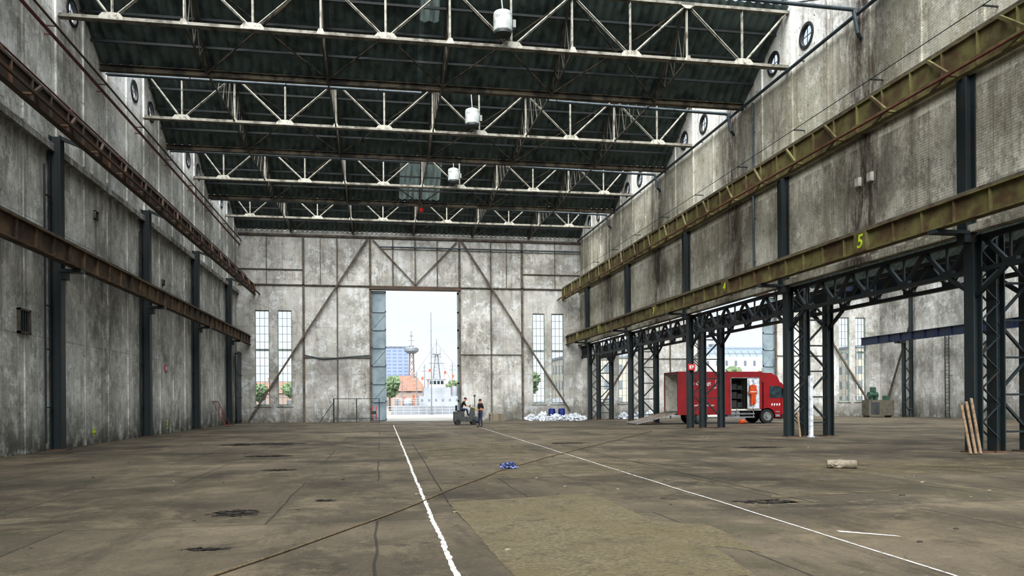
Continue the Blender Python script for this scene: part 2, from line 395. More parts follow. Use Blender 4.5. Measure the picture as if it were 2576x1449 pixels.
for i,(a,b,z0,z1) in enumerate(wins):
    bm=BM()
    y=YF+.1
    for x in (a+.03,b-.03):beam(bm,(x,y,z0),(x,y,z1),.06,.07,(0,1,0))
    for k in (1,2):
        x=a+(b-a)*k/3;beam(bm,(x,y,z0),(x,y,z1),.028,.04,(0,1,0))
    nr=12
    for k in range(nr+1):
        z=z0+(z1-z0)*k/nr;t=.09 if k in (0,nr) else (.18 if k==7 else .028)
        z=min(max(z,z0+t/2),z1-t/2);beam(bm,(a+.02,y,z),(b-.02,y,z),.04,t)
    structure('window_%d'%(i+1),bm,M_frame)
    bm=BM();box(bm,a-.1,b+.1,YF-.08,YF+.06,z0-.1,z0-.003);structure('trim_%d'%(i+40),bm,M_back)
di=1
for c in (c1,c2):
    for side,w in ((-1,1.22 if c==c1 else .3),(1,.14 if c==c1 else 1.1)):
        bm=BM();x0=c+side*3.66;x1=x0-side*w;a,b=min(x0,x1),max(x0,x1)
        box(bm,a,b,YF+.2,YF+.26,.02,10.9)
        for z in [.1,1.6,3.1,4.6,6.1,7.6,9.1,10.7]:box(bm,a,b,YF+.12,YF+.2,z,z+.12)
        for x in (a,b-.08):box(bm,x,x+.08,YF+.12,YF+.2,.02,10.9)
        if w>1:
            for z in [1.7,4.7,7.7]:beam(bm,(a+.05,YF+.17,z),(b-.05,YF+.17,z+1.3),.04,.06)
        structure('door_%d'%di,bm,M_door);di+=1
ti=1
def trim(p1,p2,w,h,mat=M_rust,up=(0,0,1)):
    global ti
    bm=BM();beam(bm,p1,p2,w,h,up);o=structure('trim_%d'%ti,bm,mat);ti+=1
    if ti==40:ti=80
    return o
y=YF-.07
for c in (c1,c2):
    zt_=15.2 if c==c1 else 11.6
    for dx in (-9.1,-6.4,-3.72,3.72,6.4,9.1):
        w_=.16 if abs(dx) in (9.1,3.72) else .08
        trim((c+dx,y,0.0),(c+dx,y,zt_),w_,.14,up=(0,1,0))
    if c==c1:
        for dx in (-1.85,0,1.85):trim((c+dx,y,11.3),(c+dx,y,15.2),.08,.12,up=(0,1,0))
        for dx in (-12,12,-7.75,7.75):trim((c+dx,y,11.3),(c+dx,y,15.2),.04,.08,up=(0,1,0))
        trim((c-14.2,y,15.3),(c+14.2,y,15.3),.2,.16)
        trim((c-14.2,y,12.5),(c-9.1,y,12.5),.08,.06)
        trim((c+9.1,y,12.5),(c+14.2,y,12.5),.08,.06)
        trim((c-3.5,y-.1,15.1),(c,y-.1,11.4),.09,.09);trim((c+3.5,y-.1,15.1),(c,y-.1,11.4),.09,.09)
    trim((c-14.2,y,11.25),(c+14.2,y,11.25),.14,.08)
    trim((c-3.8,y-.05,11.1),(c+3.8,y-.05,11.1),.26,.26,M_darkrust)
    trim((c-9.1,y,5.3),(c-3.8,y,5.3),.08,.04);trim((c+3.8,y,5.6),(c+9.1,y,5.6),.08,.04)
    h_=(15.15 if c==c1 else 11.0);fx=(h_-.1)/15.05
    trim((c-13.5+9.6*fx,y-.18,h_),(c-13.5,y-.18,.1),.14,.14);trim((c+13.2-9.3*fx,y-.18,h_),(c+13.2,y-.18,.8),.14,.14)
for yy in [k*2.6-1.3 for k in range(0,26)]:
    if yy>YF-.5:break
    trim((XR-.03,yy,11.6),(XR-.03,yy,18.2),.1,.07,M_right,(1,0,0))
    if min(abs(yy-c) for c in LY)>.6:
        trim((XL+.02,yy,0),(XL+.02,yy,10.2),.05,.05,M_left,(1,0,0))
    trim((XL+.03,yy,10.9),(XL+.03,yy,18.2),.1,.07,M_left,(1,0,0))
trim((XL+.1,YB,10.6),(XL+.1,YF,10.6),.2,.25,M_left)
trim((XR-.1,YB,11.2),(XR-.1,YF,11.2),.2,.25,M_right)
trim((XR-.12,YB,6.55),(XR-.12,YF,6.55),.24,.22,M_right)
# ------------------------------------------------------------------ roof
def slope(name,x0,x1,ya,za,yb,zb,mat,step=.2,amp=.07):
    bm=BM();n=max(2,int((x1-x0)/step));prev=None
    nn=Vector((0,zb-za,-(yb-ya))).normalized()
    if nn.z>0:nn=-nn
    for i in range(n+1):
        x=x0+(x1-x0)*i/n;o=nn*(amp if i%2 else -amp)
        a=bm.verts.new((x,ya+o.y,za+o.z));b=bm.verts.new((x,yb+o.y,zb+o.z))
        if prev:bm.faces.new((prev[0],a,b,prev[1]))
        prev=(a,b)
    return structure(name,bm,mat)
def sl2(name,x0,x1,ry,vy,f0,f1,mat):
    L=lambda f:(ry+(vy-ry)*f,ZR+(ZV-ZR)*f)
    a=L(f0);b=L(f1);slope(name,x0,x1,a[0],a[1],b[0],b[1],mat)
SH={50.6:(1.4,4.2,.15,.95),30.2:(1.7,2.5,.05,.4)}
for i,ry in enumerate(RID):
    vy=VAL[i+1]
    if ry in SH:
        a,b,f0,f1=SH[ry];slope('ceiling',XL,a,ry,ZR,vy,ZV,M_ceil);slope('ceiling',b,XR,ry,ZR,vy,ZV,M_ceil)
        sl2('ceiling',a,b,ry,vy,0,f0,M_ceil);sl2('ceiling',a,b,ry,vy,f1,1,M_ceil);sl2('window_%d'%(30+i),a,b,ry,vy,f0,f1,M_panel)
    else:slope('ceiling',XL,XR,ry,ZR,vy,ZV,M_ceil)
    slope('ceiling',XR+WT,XS,ry,14.2,vy,11.8,M_ceil)
for i,ry in enumerate(RID):
    vy=VAL[i]
    bm=BM()
    for k in range(0,36):
        x=XL+.4+k*.8
        if x<XR:beam(bm,(x,vy+.15,ZV+.1),(x,ry-.05,ZR),.03,.05)
    structure('window_%d'%(20+i),bm,M_greyd)
BN=[-9.6,-4.65,.3,5.25,10.2,15.1];TN=[-7.1,-2.15,2.8,7.75,12.65]
def make_truss(Y):
    t=Thing('roof_truss',(c1,Y,15.55),'white-painted riveted steel lattice truss spanning under the roof ridge','roof truss','roof trusses of the main hall')
    zb,zt=15.7,18.0
    bm=BM();prism(bm,(XL+.02,Y,zb),(XR-.02,Y,zb),tsec(.28,.17,.025));t.part('bottom_chord',bm,M_whited,world=True)
    bm=BM();prism(bm,(XL+.02,Y,zt),(XR-.02,Y,zt),rect(.2,.12));t.part('top_chord',bm,M_whited,world=True)
    seq=[(XL+.1,zt)]
    for i in range(len(BN)):
        seq.append((BN[i],zb))
        if i<len(TN):seq.append((TN[i],zt))
    seq.append((XR-.1,zt))
    for a,b in zip(seq[:-1],seq[1:]):
        bm=BM()
        prism(bm,(a[0],Y-.02,a[1]),(b[0],Y-.02,b[1]),tsec(.1,.1,.014),(0,-1,0));t.part('diagonal_brace',bm,M_white,world=True)
    for x in BN+TN:
        bm=BM();prism(bm,(x,Y+.02,zb),(x,Y+.02,zt),tsec(.09,.09,.014),(0,-1,0));t.part('vertical_strut',bm,M_white,world=True)
    def gus(pts):
        bm=BM();a=[bm.verts.new((x,Y-.1,z)) for x,z in pts];b=[bm.verts.new((x,Y-.08,z)) for x,z in pts];n=len(pts)
        bm.faces.new(a);bm.faces.new(b[::-1])
        for i in range(n):bm.faces.new((a[i],a[(i+1)%n],b[(i+1)%n],b[i]))
        t.part('gusset_plate',bm,M_white,world=True)
    for x in BN:gus([(x-.42,zb-.04),(x+.42,zb-.04),(x+.42,zb+.05),(x+.3,zb+.18),(x+.08,zb+.2),(x-.08,zb+.2),(x-.3,zb+.18),(x-.42,zb+.05)])
    for x in TN:gus([(x-.3,zt+.05),(x+.3,zt+.05),(x+.28,zt-.08),(x+.1,zt-.2),(x-.1,zt-.2),(x-.28,zt-.08)])
    for x in TN:gus([(x-.16,zb-.04),(x+.16,zb-.04),(x+.08,zb+.16),(x-.08,zb+.16)])
    return t
T=make_truss(RID[3])
for ry in RID[4:]:copy_thing(T.e,(c1,ry,15.55))
for i in (3,4,5,6):
    ry,vy=RID[i],VAL[i+1]
    t=Thing('roof_bay_frame',(c1,vy,ZV-.4),'dark steel rafters, purlins and ties under corrugated roof','roof framing','roof bay framing')
    for f in (.25,.5,.75):
        bm=BM();y2=ry+(vy-ry)*f;z2=ZR+(ZV-ZR)*f-.14;beam(bm,(XL,y2,z2),(XR,y2,z2),.06,.1);t.part('purlin',bm,M_dark,world=True)
    for k,x in enumerate(TN):
        bm=BM();beam(bm,(x,ry,ZR-.28),(x,vy-.1,ZV-.12),.1,.12);t.part('rafter',bm,M_dull,world=True)
        bm=BM();beam(bm,(x,ry,15.68),(x,vy-.1,ZV-.25),.07,.08);t.part('tie',bm,M_dull,world=True)
        bm=BM()
        for q in range(4):
            a=q/4;b=(q+.5)/4;c=(q+1)/4
            pt=lambda f:(x,ry+(vy-ry)*f,ZR-.28+(ZV-.12-ZR+.28)*f)
            pb=lambda f:(x,ry+(vy-ry)*f,15.68)
            beam(bm,pt(a),pb(b),.035,.04);beam(bm,pb(b),pt(c),.035,.04)
        t.part('lacing',bm,M_dull,world=True)
        if k<4:
            x2=TN[k+1]
            bm=BM();beam(bm,(x,ry+.1,ZR-.35),(x2,vy-.2,ZV-.15),.05,.05);t.part('wind_brace',bm,M_valley,world=True)
            bm=BM();beam(bm,(x2,ry+.1,ZR-.38),(x,vy-.2,ZV-.18),.05,.05);t.part('wind_brace',bm,M_valley,world=True)
    if i<6:
        bm=BM();prism(bm,(XL,vy,ZV-.15),(XR,vy,ZV-.15),isec(.26,.26,.03));t.part('valley_beam',bm,M_valley,world=True)
        for x in TN:
            bm=BM();beam(bm,(x,vy+.1,ZV-.2),(x,RID[i+1],15.72),.06,.07);t.part('tie',bm,M_dull,world=True)
            bm=BM()
            for q in range(5):
                f0,f1,f2=q/5,(q+.5)/5,(q+1)/5;yy=lambda f:vy+.1+(RID[i+1]-vy-.1)*f
                zt=lambda f:ZV-.1+(ZR-.4-ZV+.1)*f
                beam(bm,(x,yy(f0),zt(f0)),(x,yy(f1),15.6),.03,.03);beam(bm,(x,yy(f1),15.6),(x,yy(f2),zt(f2)),.03,.03)
            beam(bm,(x,vy+.1,ZV-.08),(x,RID[i+1],ZR-.38),.07,.07)
            t.part('glazing_rafter',bm,M_dull,world=True)
for vy in (24.3,34.4,44.5,54.8):
    bm=BM();tube(bm,[(7.8,vy+.7,15.62),(XR-.45,vy+.7,15.5),(XR-.3,vy+.7,14.7),(XR-.05,vy+.9,14.6)],.07)
    for x in (8.2,11,14):beam(bm,(x,vy+.7,15.6),(x,vy+.05,15.75),.03,.03)
    obj('drain_pipe',bm,M_pipe,'grey-blue drain pipe hung along the roof valley with elbow','pipe','roof drain pipes')
    bm=BM();tube(bm,[(XL+.05,vy+.7,15.62),(1.9,vy+.7,15.62)],.07)
    for x in (-8,-4,0):beam(bm,(x,vy+.7,15.62),(x,vy+.05,15.75),.03,.03)
    obj('drain_pipe',bm,M_pipe,'straight grey-blue drain pipe hung along the roof valley','pipe','roof drain pipes')
def pipe(pts,r,mat,label,g=None,clips=()):
    bm=BM();tube(bm,pts,r)
    for a,b in clips:beam(bm,a,b,.04,.04)
    return obj('pipe',bm,mat,label,'pipe',g)
cy_=[4+k*5 for k in range(12)]
Y1=YF-.05
pipe([(XL+.25,YB,14.45),(XL+.25,Y1,14.45)],.06,M_redpipe,'long red oxide pipe running along the plaster wall',clips=[((XL,q,14.45),(XL+.3,q,14.45)) for q in cy_])
pipe([(XL+.4,YB,14.75),(XL+.4,Y1,14.75)],.04,M_darkrust,'thin dark conduit running beside the red pipe',clips=[((XL,q,14.75),(XL+.4,q,14.75)) for q in cy_])
pipe([(XR-.2,YB,15.45),(XR-.2,Y1,15.45)],.07,M_pipe,'long grey pipe along the top of the brick wall',clips=[((XR-.003,q,15.45),(XR-.2,q,15.45)) for q in cy_])
pipe([(.1,YF-.25,14.5),(XR-.05,YF-.25,14.5)],.06,M_pipe,'thin grey pipe across the end wall',clips=[((q,YF,14.5),(q,YF-.25,14.5)) for q in (1,5,9,13)])
pipe([(-6.1,YF-.1,5.5),(-4.6,YF-.1,5.2),(-.9,YF-.1,5.5)],.05,M_pipe,'sagging grey pipe on the end wall',clips=[((q,YF,5.45),(q,YF-.1,5.45)) for q in (-6,-1)])
pipe([(XR-.12,33.2,6.7),(XR-.12,33.2,15.3)],.05,M_pipe,'thin vertical grey downpipe on the brick wall',clips=[((XR-.003,33.2,q),(XR-.12,33.2,q)) for q in (8,10,12,14)])
# ------------------------------------------------------------------ crane runway girders
def runway(X,Zb,Zt,mat,label,nums=False,side=1,upper=False):
    t=Thing('crane_runway_girder',(X,YF-1,Zb),label,'crane girder','crane runway girders')
    bm=BM();y0,y1=YB,YF-.02
    prism(bm,(X,y0,(Zb+Zt)/2),(X,y1,(Zb+Zt)/2),isec(.3 if not upper else .2,Zt-Zb,.04))
    yy=y0+.5
    while yy<y1:
        box(bm,X-.12,X+.12,yy-.012,yy+.012,Zb+.04,Zt-.04);yy+=1.3
    t.part('girder_beam',bm,mat,world=True)
    bm=BM();beam(bm,(X,y0,Zt+.06),(X,y1,Zt+.06),.08,.12);t.part('crane_rail',bm,M_rust,world=True)
    if upper:
        xi=X-side*.4
        bm=BM();beam(bm,(xi,y0,Zb+.05),(xi,y1,Zb+.05),.08,.09);t.part('walkway_edge_beam',bm,mat,world=True)
        yy=16.0;k=0
        while yy<y1-1:
            bm=BM();beam(bm,(xi,yy,Zb+.08),(X-side*.12,yy+1.1,Zt-.05),.08,.09);t.part('diagonal_brace',bm,mat,world=True)
            bm=BM();beam(bm,(xi,yy,Zb+.03),(X,yy,Zb+.03),.08,.06);beam(bm,(xi,yy,Zb+.03),(X,yy+1.3,Zb+.03),.06,.05);t.part('horizontal_brace',bm,mat,world=True)
            yy+=2.6
    if nums:
        for n,yy,sz in (('5',23.4,.62),('4',33.7,.5),('3',43.1,.5),('2',54.7,.45),('1',61.0,.45)):
            textpart(t,'painted_number',n,sz,M_yel,Vector((X-.165,yy,(Zb+Zt)/2))-t.off,(R(90),0,R(-90)),offset=.008,shear=.15)
            bm=BM();box(bm,X-.16,X-.02,yy-.32,yy+.32,Zb+.03,Zt-.03);t.part('number_plate',bm,mat,world=True)
    return t
runway(16.0,6.5,7.2,M_olive,'olive-painted riveted lower crane girder with spray-painted bay numbers',True,1)
runway(-10.45,6.35,7.05,M_rustgird,'rust-stained brown lower crane girder on wall brackets',False,-1)
runway(15.65,10.35,11.3,M_olive,'olive upper crane girder with open lattice bracing',False,1,True)
runway(-10.0,10.4,11.1,M_darkrust,'dark rusty upper crane girder with open lattice bracing',False,-1,True)
pipe([(15.12,YB,10.3),(15.12,Y1,10.3)],.03,M_redpipe,'red conductor pipe below the olive upper girder',clips=[((15.12,q,10.3),(15.2,q,10.36)) for q in cy_])
pipe([(-10.6,YB,11.9),(-10.6,Y1,11.9)],.03,M_redpipe,'thin red handrail above the upper girder',clips=[((-10.6,q,11.9),(-10.1,q,11.1)) for q in cy_])
pipe([(XR-.5,YB,12.6),(XR-.5,Y1,12.6)],.015,M_dark,'thin cable stretched along the brick wall',clips=[((XR-.5,q,12.6),(XR-.01,q,12.6)) for q in cy_])
bm=BM();prism(bm,(20.4,YB,6.35),(20.4,Y1,6.35),isec(.34,.7,.04))
for q in CY:box(bm,19.36,20.4,q-.15,q+.15,6.25,6.45)
obj('crane_runway_girder',bm,M_navy,'navy crane girder on the far side of the colonnade','crane girder','crane runway girders')
bm=BM();prism(bm,(44.1,30,6.9),(44.1,Y1,6.9),isec(.34,.7,.04))
yy=31
while yy<64:
    box(bm,43.95,44.25,yy,yy+.03,6.6,7.2);yy+=1.5
obj('crane_runway_girder',bm,M_navy,'navy crane girder along the outer wall of second hall','crane girder','crane runway girders')
# ------------------------------------------------------------------ columns
def left_col(Y):
    t=Thing('steel_column',(XL+.25,Y,0),'dark riveted steel wall column carrying crane girders','column','steel columns on the plaster wall')
    bm=BM();prism(bm,(0,0,0.02),(0,0,11.0),isec(.36,.38,.04),(1,0,0))
    t.part('shaft',bm,M_dark)
    bm=BM();box(bm,-.24,.34,-.3,.3,0,.04);t.part('base_plate',bm,M_darkrust)
    bm=BM();box(bm,.1,.85,-.2,.2,6.23,6.34);box(bm,.1,.35,-.16,.16,5.98,6.23);t.part('bracket',bm,M_dark)
    bm=BM();beam(bm,(.15,0,10.95),(1.05,0,10.6),.16,.12);t.part('bracket',bm,M_dark)
    bm=BM();tube(bm,[(-.1,-.75,.3),(-.1,-.75,9.8)],.035)
    for z in (1.5,3.5,5,7.5,8.8):beam(bm,(-.1,-.75,z),(-.1,-.17,z),.04,.04)
    t.part('downpipe',bm,M_dark)
    return t
L=left_col(LY[0])
for yv in LY[1:]:copy_thing(L.e,(XL+.25,yv,0))
def right_col(Y):
    t=Thing('lattice_column',(17.3,Y,0),'dark green built-up lattice steel column with three legs','column','lattice columns of the colonnade')
    for i,(x,zt) in enumerate(((0,6.4),(.65,6.4),(1.75,6.4))):
        bm=BM();prism(bm,(x-(.1 if i==0 else 0),0,0.03),(x-(.1 if i==0 else 0),0,zt),isec(.38,.3,.035),(1,0,0));t.part('leg',bm,M_dark)
        bm=BM();box(bm,x-.3,x+.28,-.32,.32,0,.04);t.part('base_plate',bm,M_darkrust)
    bm=BM();prism(bm,(-.3,0,6.4),(-.3,0,11.1),isec(.36,.34,.035),(1,0,0));t.part('upper_shaft',bm,M_dark)
    bm=BM()
    z=.4;k=0
    while z<6.0:
        for yv in (-.17,.17):
            a,b=(.05,.6) if k%2 else (.6,.05)
            beam(bm,(a,yv,z),(b,yv,z+.5),.03,.06,(0,1,0))
        z+=.5;k+=1
    z=.6;k=0
    while z<5.6:
        a,b=(.65,1.75) if k%2 else (1.75,.65)
        beam(bm,(a,0,z),(b,0,z+1.1),.07,.08,(0,1,0));beam(bm,(.65,0,z),(1.75,0,z),.06,.07,(0,1,0));z+=1.1;k+=1
    t.part('lacing',bm,M_dark)
    bm=BM();box(bm,-1.45,-.1,-.18,.18,6.39,6.49);box(bm,-.5,-.1,-.16,.16,6.15,6.39);t.part('bracket',bm,M_dark)
    bm=BM();beam(bm,(-.4,0,11.05),(-1.55,0,10.6),.16,.12);t.part('bracket',bm,M_dark)
    bm=BM()
    for x in (0,1.75):
        for s in (-1,1):beam(bm,(x,0,4.6),(x,s*1.1,5.3),.1,.12)
    t.part('knee_brace',bm,M_dark)
    return t
C=right_col(CY[0])
for yv in CY[1:]:copy_thing(C.e,(17.3,yv,0))
def lattice(Y0,Y1,X):
    t=Thing('lattice_girder',(X,(Y0+Y1)/2,5.4),'dark steel lattice girder spanning between colonnade columns','girder','lattice girders of the colonnade')
    z0,z1=5.35,6.3
    bm=BM();beam(bm,(X,Y0,z0),(X,Y1,z0),.18,.13);t.part('bottom_chord',bm,M_dark,world=True)
    bm=BM();beam(bm,(X,Y0,z1),(X,Y1,z1),.18,.13);t.part('top_chord',bm,M_dark,world=True)
    n=5;bm=BM()
    for k in range(n):
        a=Y0+(Y1-Y0)*k/n;m=Y0+(Y1-Y0)*(k+.5)/n;b=Y0+(Y1-Y0)*(k+1)/n
        beam(bm,(X,a,z1),(X,m,z0),.11,.11);beam(bm,(X,m,z0),(X,b,z1),.11,.11)
        beam(bm,(X,m,z1),(X,m,z0),.06,.06)
        box(bm,X-.07,X+.07,m-.26,m+.26,z0,z0+.18)
    t.part('web_bracing',bm,M_dark,world=True)
ys=[9.6]+CY+[64.99]
for a,b in zip(ys[:-1],ys[1:]):
    for X in (17.35,19.05):lattice(a+.23,b-(.23 if b<64 else 0),X)
for yv in (60.0,50.3,40.5):
    t=Thing('steel_column',(45.1,yv,0),'dark lattice wall column in the second hall','column','columns of the second hall')
    for x in (-.35,.35):
        bm=BM();prism(bm,(x,0,0),(x,0,12 if x>0 else 6.6),isec(.25,.25,.03),(1,0,0));t.part('leg',bm,M_dark)
    bm=BM()
    for k in range(7):
        a,b=(-.35,.35) if k%2 else (.35,-.35)
        beam(bm,(a,0,.3+k*.85),(b,0,.3+(k+1)*.85),.06,.08,(0,1,0))
    t.part('lacing',bm,M_dark)
    bm=BM();box(bm,-1.1,-.3,-.2,.2,6.4,6.54);t.part('bracket',bm,M_dark)
    bm=BM();beam(bm,(.7,.4,8.5),(.7,4.2,.3),.12,.12);t.part('wall_brace',bm,M_rust)
t=Thing('wall_ladder',(45.7,56.0,0),'thin dark steel ladder fixed to outer wall','ladder')
for yv in (-.22,.22):
    bm=BM();beam(bm,(0,yv,0),(0,yv,7),.05,.05,(1,0,0));t.part('rail',bm,M_dark)
bm=BM()
for k in range(22):beam(bm,(0,-.22,.3+k*.3),(0,.22,.3+k*.3),.03,.03)
for z in (.8,3.5,6.5):
    for yv in (-.22,.22):beam(bm,(0,yv,z),(.3,yv,z),.03,.03)
t.part('rung',bm,M_dark)
# ------------------------------------------------------------------ heaters
H=Thing('unit_heater',(4.8,29.55,15.85),'white enamel drum-shaped air heater hung from the truss','heater','drum heaters on the trusses')
def lathe(bm,prof,n=28,c=(0,0,0)):
    rings=[]
    for r,z in prof:
        rings.append([bm.verts.new((c[0]+r*math.cos(2*math.pi*i/n),c[1]+r*math.sin(2*math.pi*i/n),c[2]+z)) for i in range(n)])
    for A,B in zip(rings[:-1],rings[1:]):
        for i in range(n):bm.faces.new((A[i],A[(i+1)%n],B[(i+1)%n],B[i]))
    bm.faces.new(rings[0][::-1]);bm.faces.new(rings[-1])
bm=BM();lathe(bm,[(.34,.1),(.37,.14),(.37,.78),(.35,.86),(.2,.93)]);H.part('drum',bm,M_drum)
bm=BM();lathe(bm,[(.3,0),(.33,.02),(.33,.1),(.3,.11)]);H.part('outlet_ring',bm,M_dark)
bm=BM();beam(bm,(0,0,.9),(0,0.6,2.2),.05,.05,(0,1,0));beam(bm,(-.3,.35,.5),(.3,.35,.5),.05,.3);beam(bm,(0,.3,.5),(0,.6,.5),.05,.05);H.part('hanger',bm,M_grey)
bm=BM();box(bm,.38,.5,-.1,.1,.3,.6);H.part('motor_box',bm,M_grey)
copy_thing(H.e,(4.8,39.65,15.85));copy_thing(H.e,(4.8,49.95,15.85))
t=Thing('warning_lamp',(2.95,54.75,15.0),'small red lamp hanging under the roof valley','lamp')
bm=BM();lathe(bm,[(.05,.0),(.16,.05),(.18,.2),(.12,.34),(.05,.36)],16);t.part('lamp_body',bm,M_signred)
bm=BM();beam(bm,(0,0,.3),(0,0,.65),.04,.04,(0,1,0));t.part('hanger',bm,M_grey)
# ------------------------------------------------------------------ floor details
def strip(pts,w,z=.006,jit=.25,name='painted_line',mat=M_line,label='',cat='floor marking',struct=False):
    bm=BM();P=[]
    for a,b in zip(pts[:-1],pts[1:]):
        a=Vector(a);b=Vector(b);n=max(2,int((b-a).length/.07))
        for k in range(n):P.append(a+(b-a)*k/n)
    P.append(Vector(pts[-1]));prev=None
    for i,p in enumerate(P):
        wob=noise.noise(Vector((p.y*.6,4,p.x*.1)))*.03
        w1=w*(1+jit*noise.noise(Vector((p.y*5,1,0)))*2);w2=w*(1+jit*noise.noise(Vector((p.y*5,9,0)))*2)
        a=bm.verts.new((p.x-w1/2+wob,p.y,z));b=bm.verts.new((p.x+w2/2+wob,p.y,z))
        if prev:bm.faces.new((prev[0],prev[1],b,a))
        prev=(a,b)
    if struct:return structure(name,bm,mat)
    return obj(name,bm,mat,label,cat)
strip([(.72,3.5),(.68,9),(.7,14),(.78,30),(.88,54)],.055,jit=.55,label='rough white spray-painted guide line on concrete floor')
strip([(5.0,4.0),(5.12,7),(5.2,10.3),(5.37,16.8),(6.07,47.5)],.034,label='thin white chalk guide line on concrete floor')
M_groove=paint('dark_groove','25221c','191712',.9)
gi=210
for pts in ([(3.6,27),(4.6,22),(6.4,17.2)],[(4.3,27.5),(5.4,22.2),(7.3,17.4)],[(1.2,30),(1.15,21),(1.05,12.2),(1.3,5)],[(6.6,11),(6.5,20),(6.6,28)]):
    strip(pts,.025,z=.0035,name='trim_%d'%gi,mat=M_groove,struct=True);gi+=1
def poly(pts,mat,name,z=.004):
    bm=BM();vs=[]
    for a,b in zip(pts,pts[1:]+pts[:1]):
        a=Vector((*a,0));b=Vector((*b,0));n=max(1,int((b-a).length/.15))
        for k in range(n):
            p=a+(b-a)*k/n;o=noise.noise_vector(p*2.5)*.05
            vs.append(bm.verts.new((p.x+o.x,p.y+o.y,z)))
    bm.faces.new(vs);return structure(name,bm,mat)
poly([(1.3,3),(3.1,3),(3.35,6.6),(3.6,7.9),(3.9,7.5),(4.12,9.2),(3.55,9.8),(3.6,12.9),(1.05,12.2)],M_patch,'trim_200')
M_patch2=gravelmat('worn_screed','6f6754','554e3c','5f5743',(.4,.52,.8))
poly([(2.4,16.2),(5.1,16.6),(6.4,18),(6.5,20.5),(3.0,20.4)],M_patch2,'trim_201',.003)
poly([(1.3,21),(4.8,21.3),(4.9,30),(1.4,30)],M_patch2,'trim_202',.003)
poly([(9.3,15.2),(12.5,14.4),(15.5,15.6),(16.2,17.2),(12.8,17.9),(9.8,17.2)],M_sand,'trim_203',.005)
poly([(2.6,15.6),(3.4,15.7),(3.3,16.4),(2.7,16.3)],M_sand,'trim_204',.006)
poly([(6.2,11.6),(8.6,11.9),(9,12.2),(6.5,12)],M_sand,'trim_205',.006)
bm=BM();vs=[bm.verts.new((a,b,.006)) for a,b in ((5.45,8.55),(5.9,8.1),(5.93,8.0),(5.42,8.44))];bm.faces.new(vs)
obj('painted_line',bm,M_line,'short faded white paint smear on concrete floor','floor marking')
for (x,y,rx,ry) in ((-2.1,11.7,.28,.25),(-4.6,31,1.1,.7),(-3.3,24,.5,.3),(-.9,12.9,.15,.1),(5.9,11.2,.35,.18),(-2.4,19,.3,.2),(7.0,28.4,.5,.3),(-1.9,8.9,.2,.08),(12.5,24,.6,.3)):
    bm=BM();blob(bm,(x,y,0),(rx,ry,.012),1.1,2.6,4,x+y,0.001);obj('dirt_patch',bm,M_mud,'irregular patch of dried dark mud on concrete','dirt','mud patches on the floor')
for k in range(130):
    x=random.uniform(-9,15);y=random.uniform(6,45)
    bm=BM();r=random.uniform(.012,.035);blob(bm,(x,y,0),(r*1.5,r,r*.7),.5,2,1,k,0)
    obj('rubble_piece',bm,random.choice([M_rubble,M_brown,M_rubble]),'small crumb of rubble on the floor','rubble','rubble crumbs on the floor')
cu=[(-1.9,6.4),(-1.51,7.5),(-.2,10.3),(.65,12.4),(1.7,15.0),(2.87,17.77),(4.2,20.4),(5.57,23.0),(9.0,29.2),(13.8,37.9)]
bm=BM();pts=[]
for i in range(len(cu)-1):
    p0=Vector(cu[max(i-1,0)]);p1=Vector(cu[i]);p2=Vector(cu[i+1]);p3=Vector(cu[min(i+2,len(cu)-1)])
    for k in range(8):
        t_=k/8;q=.5*((2*p1)+(p2-p0)*t_+(2*p0-5*p1+4*p2-p3)*t_**2+(3*p1-p0-3*p2+p3)*t_**3)
        wx=.02*math.sin(q.y*1.7);pts.append((q.x+wx,q.y,.015))
pts.append((13.8,37.9,.015));tube(bm,pts,.012,8);obj('rope',bm,M_rope,'long brown rope lying across the floor','rope')
M_cloth=paint('blue_patterned_cloth','1b2850','7078a0',.9,0,14,.5,.56)
bm=BM();blob(bm,(2.98,18.0,.06),(.17,.09,.09),.7,2.6,4,5,0);obj('cloth_bundle',bm,M_cloth,'crumpled blue patterned cloth lying on the rope','cloth')
bm=BM();blob(bm,(-8.0,14.8,.04),(.14,.1,.07),.6,2.4,3,8,0);obj('plastic_scrap',bm,M_plastic,'crumpled white plastic scrap on floor','litter')
bm=BM();prism(bm,(10.2,16.35,.1),(10.75,16.05,.1),circ(.1,14),(0,0,1));blob(bm,(10.45,16.25,.09),(.26,.14,.11),.3,2.5,3,4,0);obj('sack',bm,M_brown,'rolled grey-beige sack lying on the floor','sack')
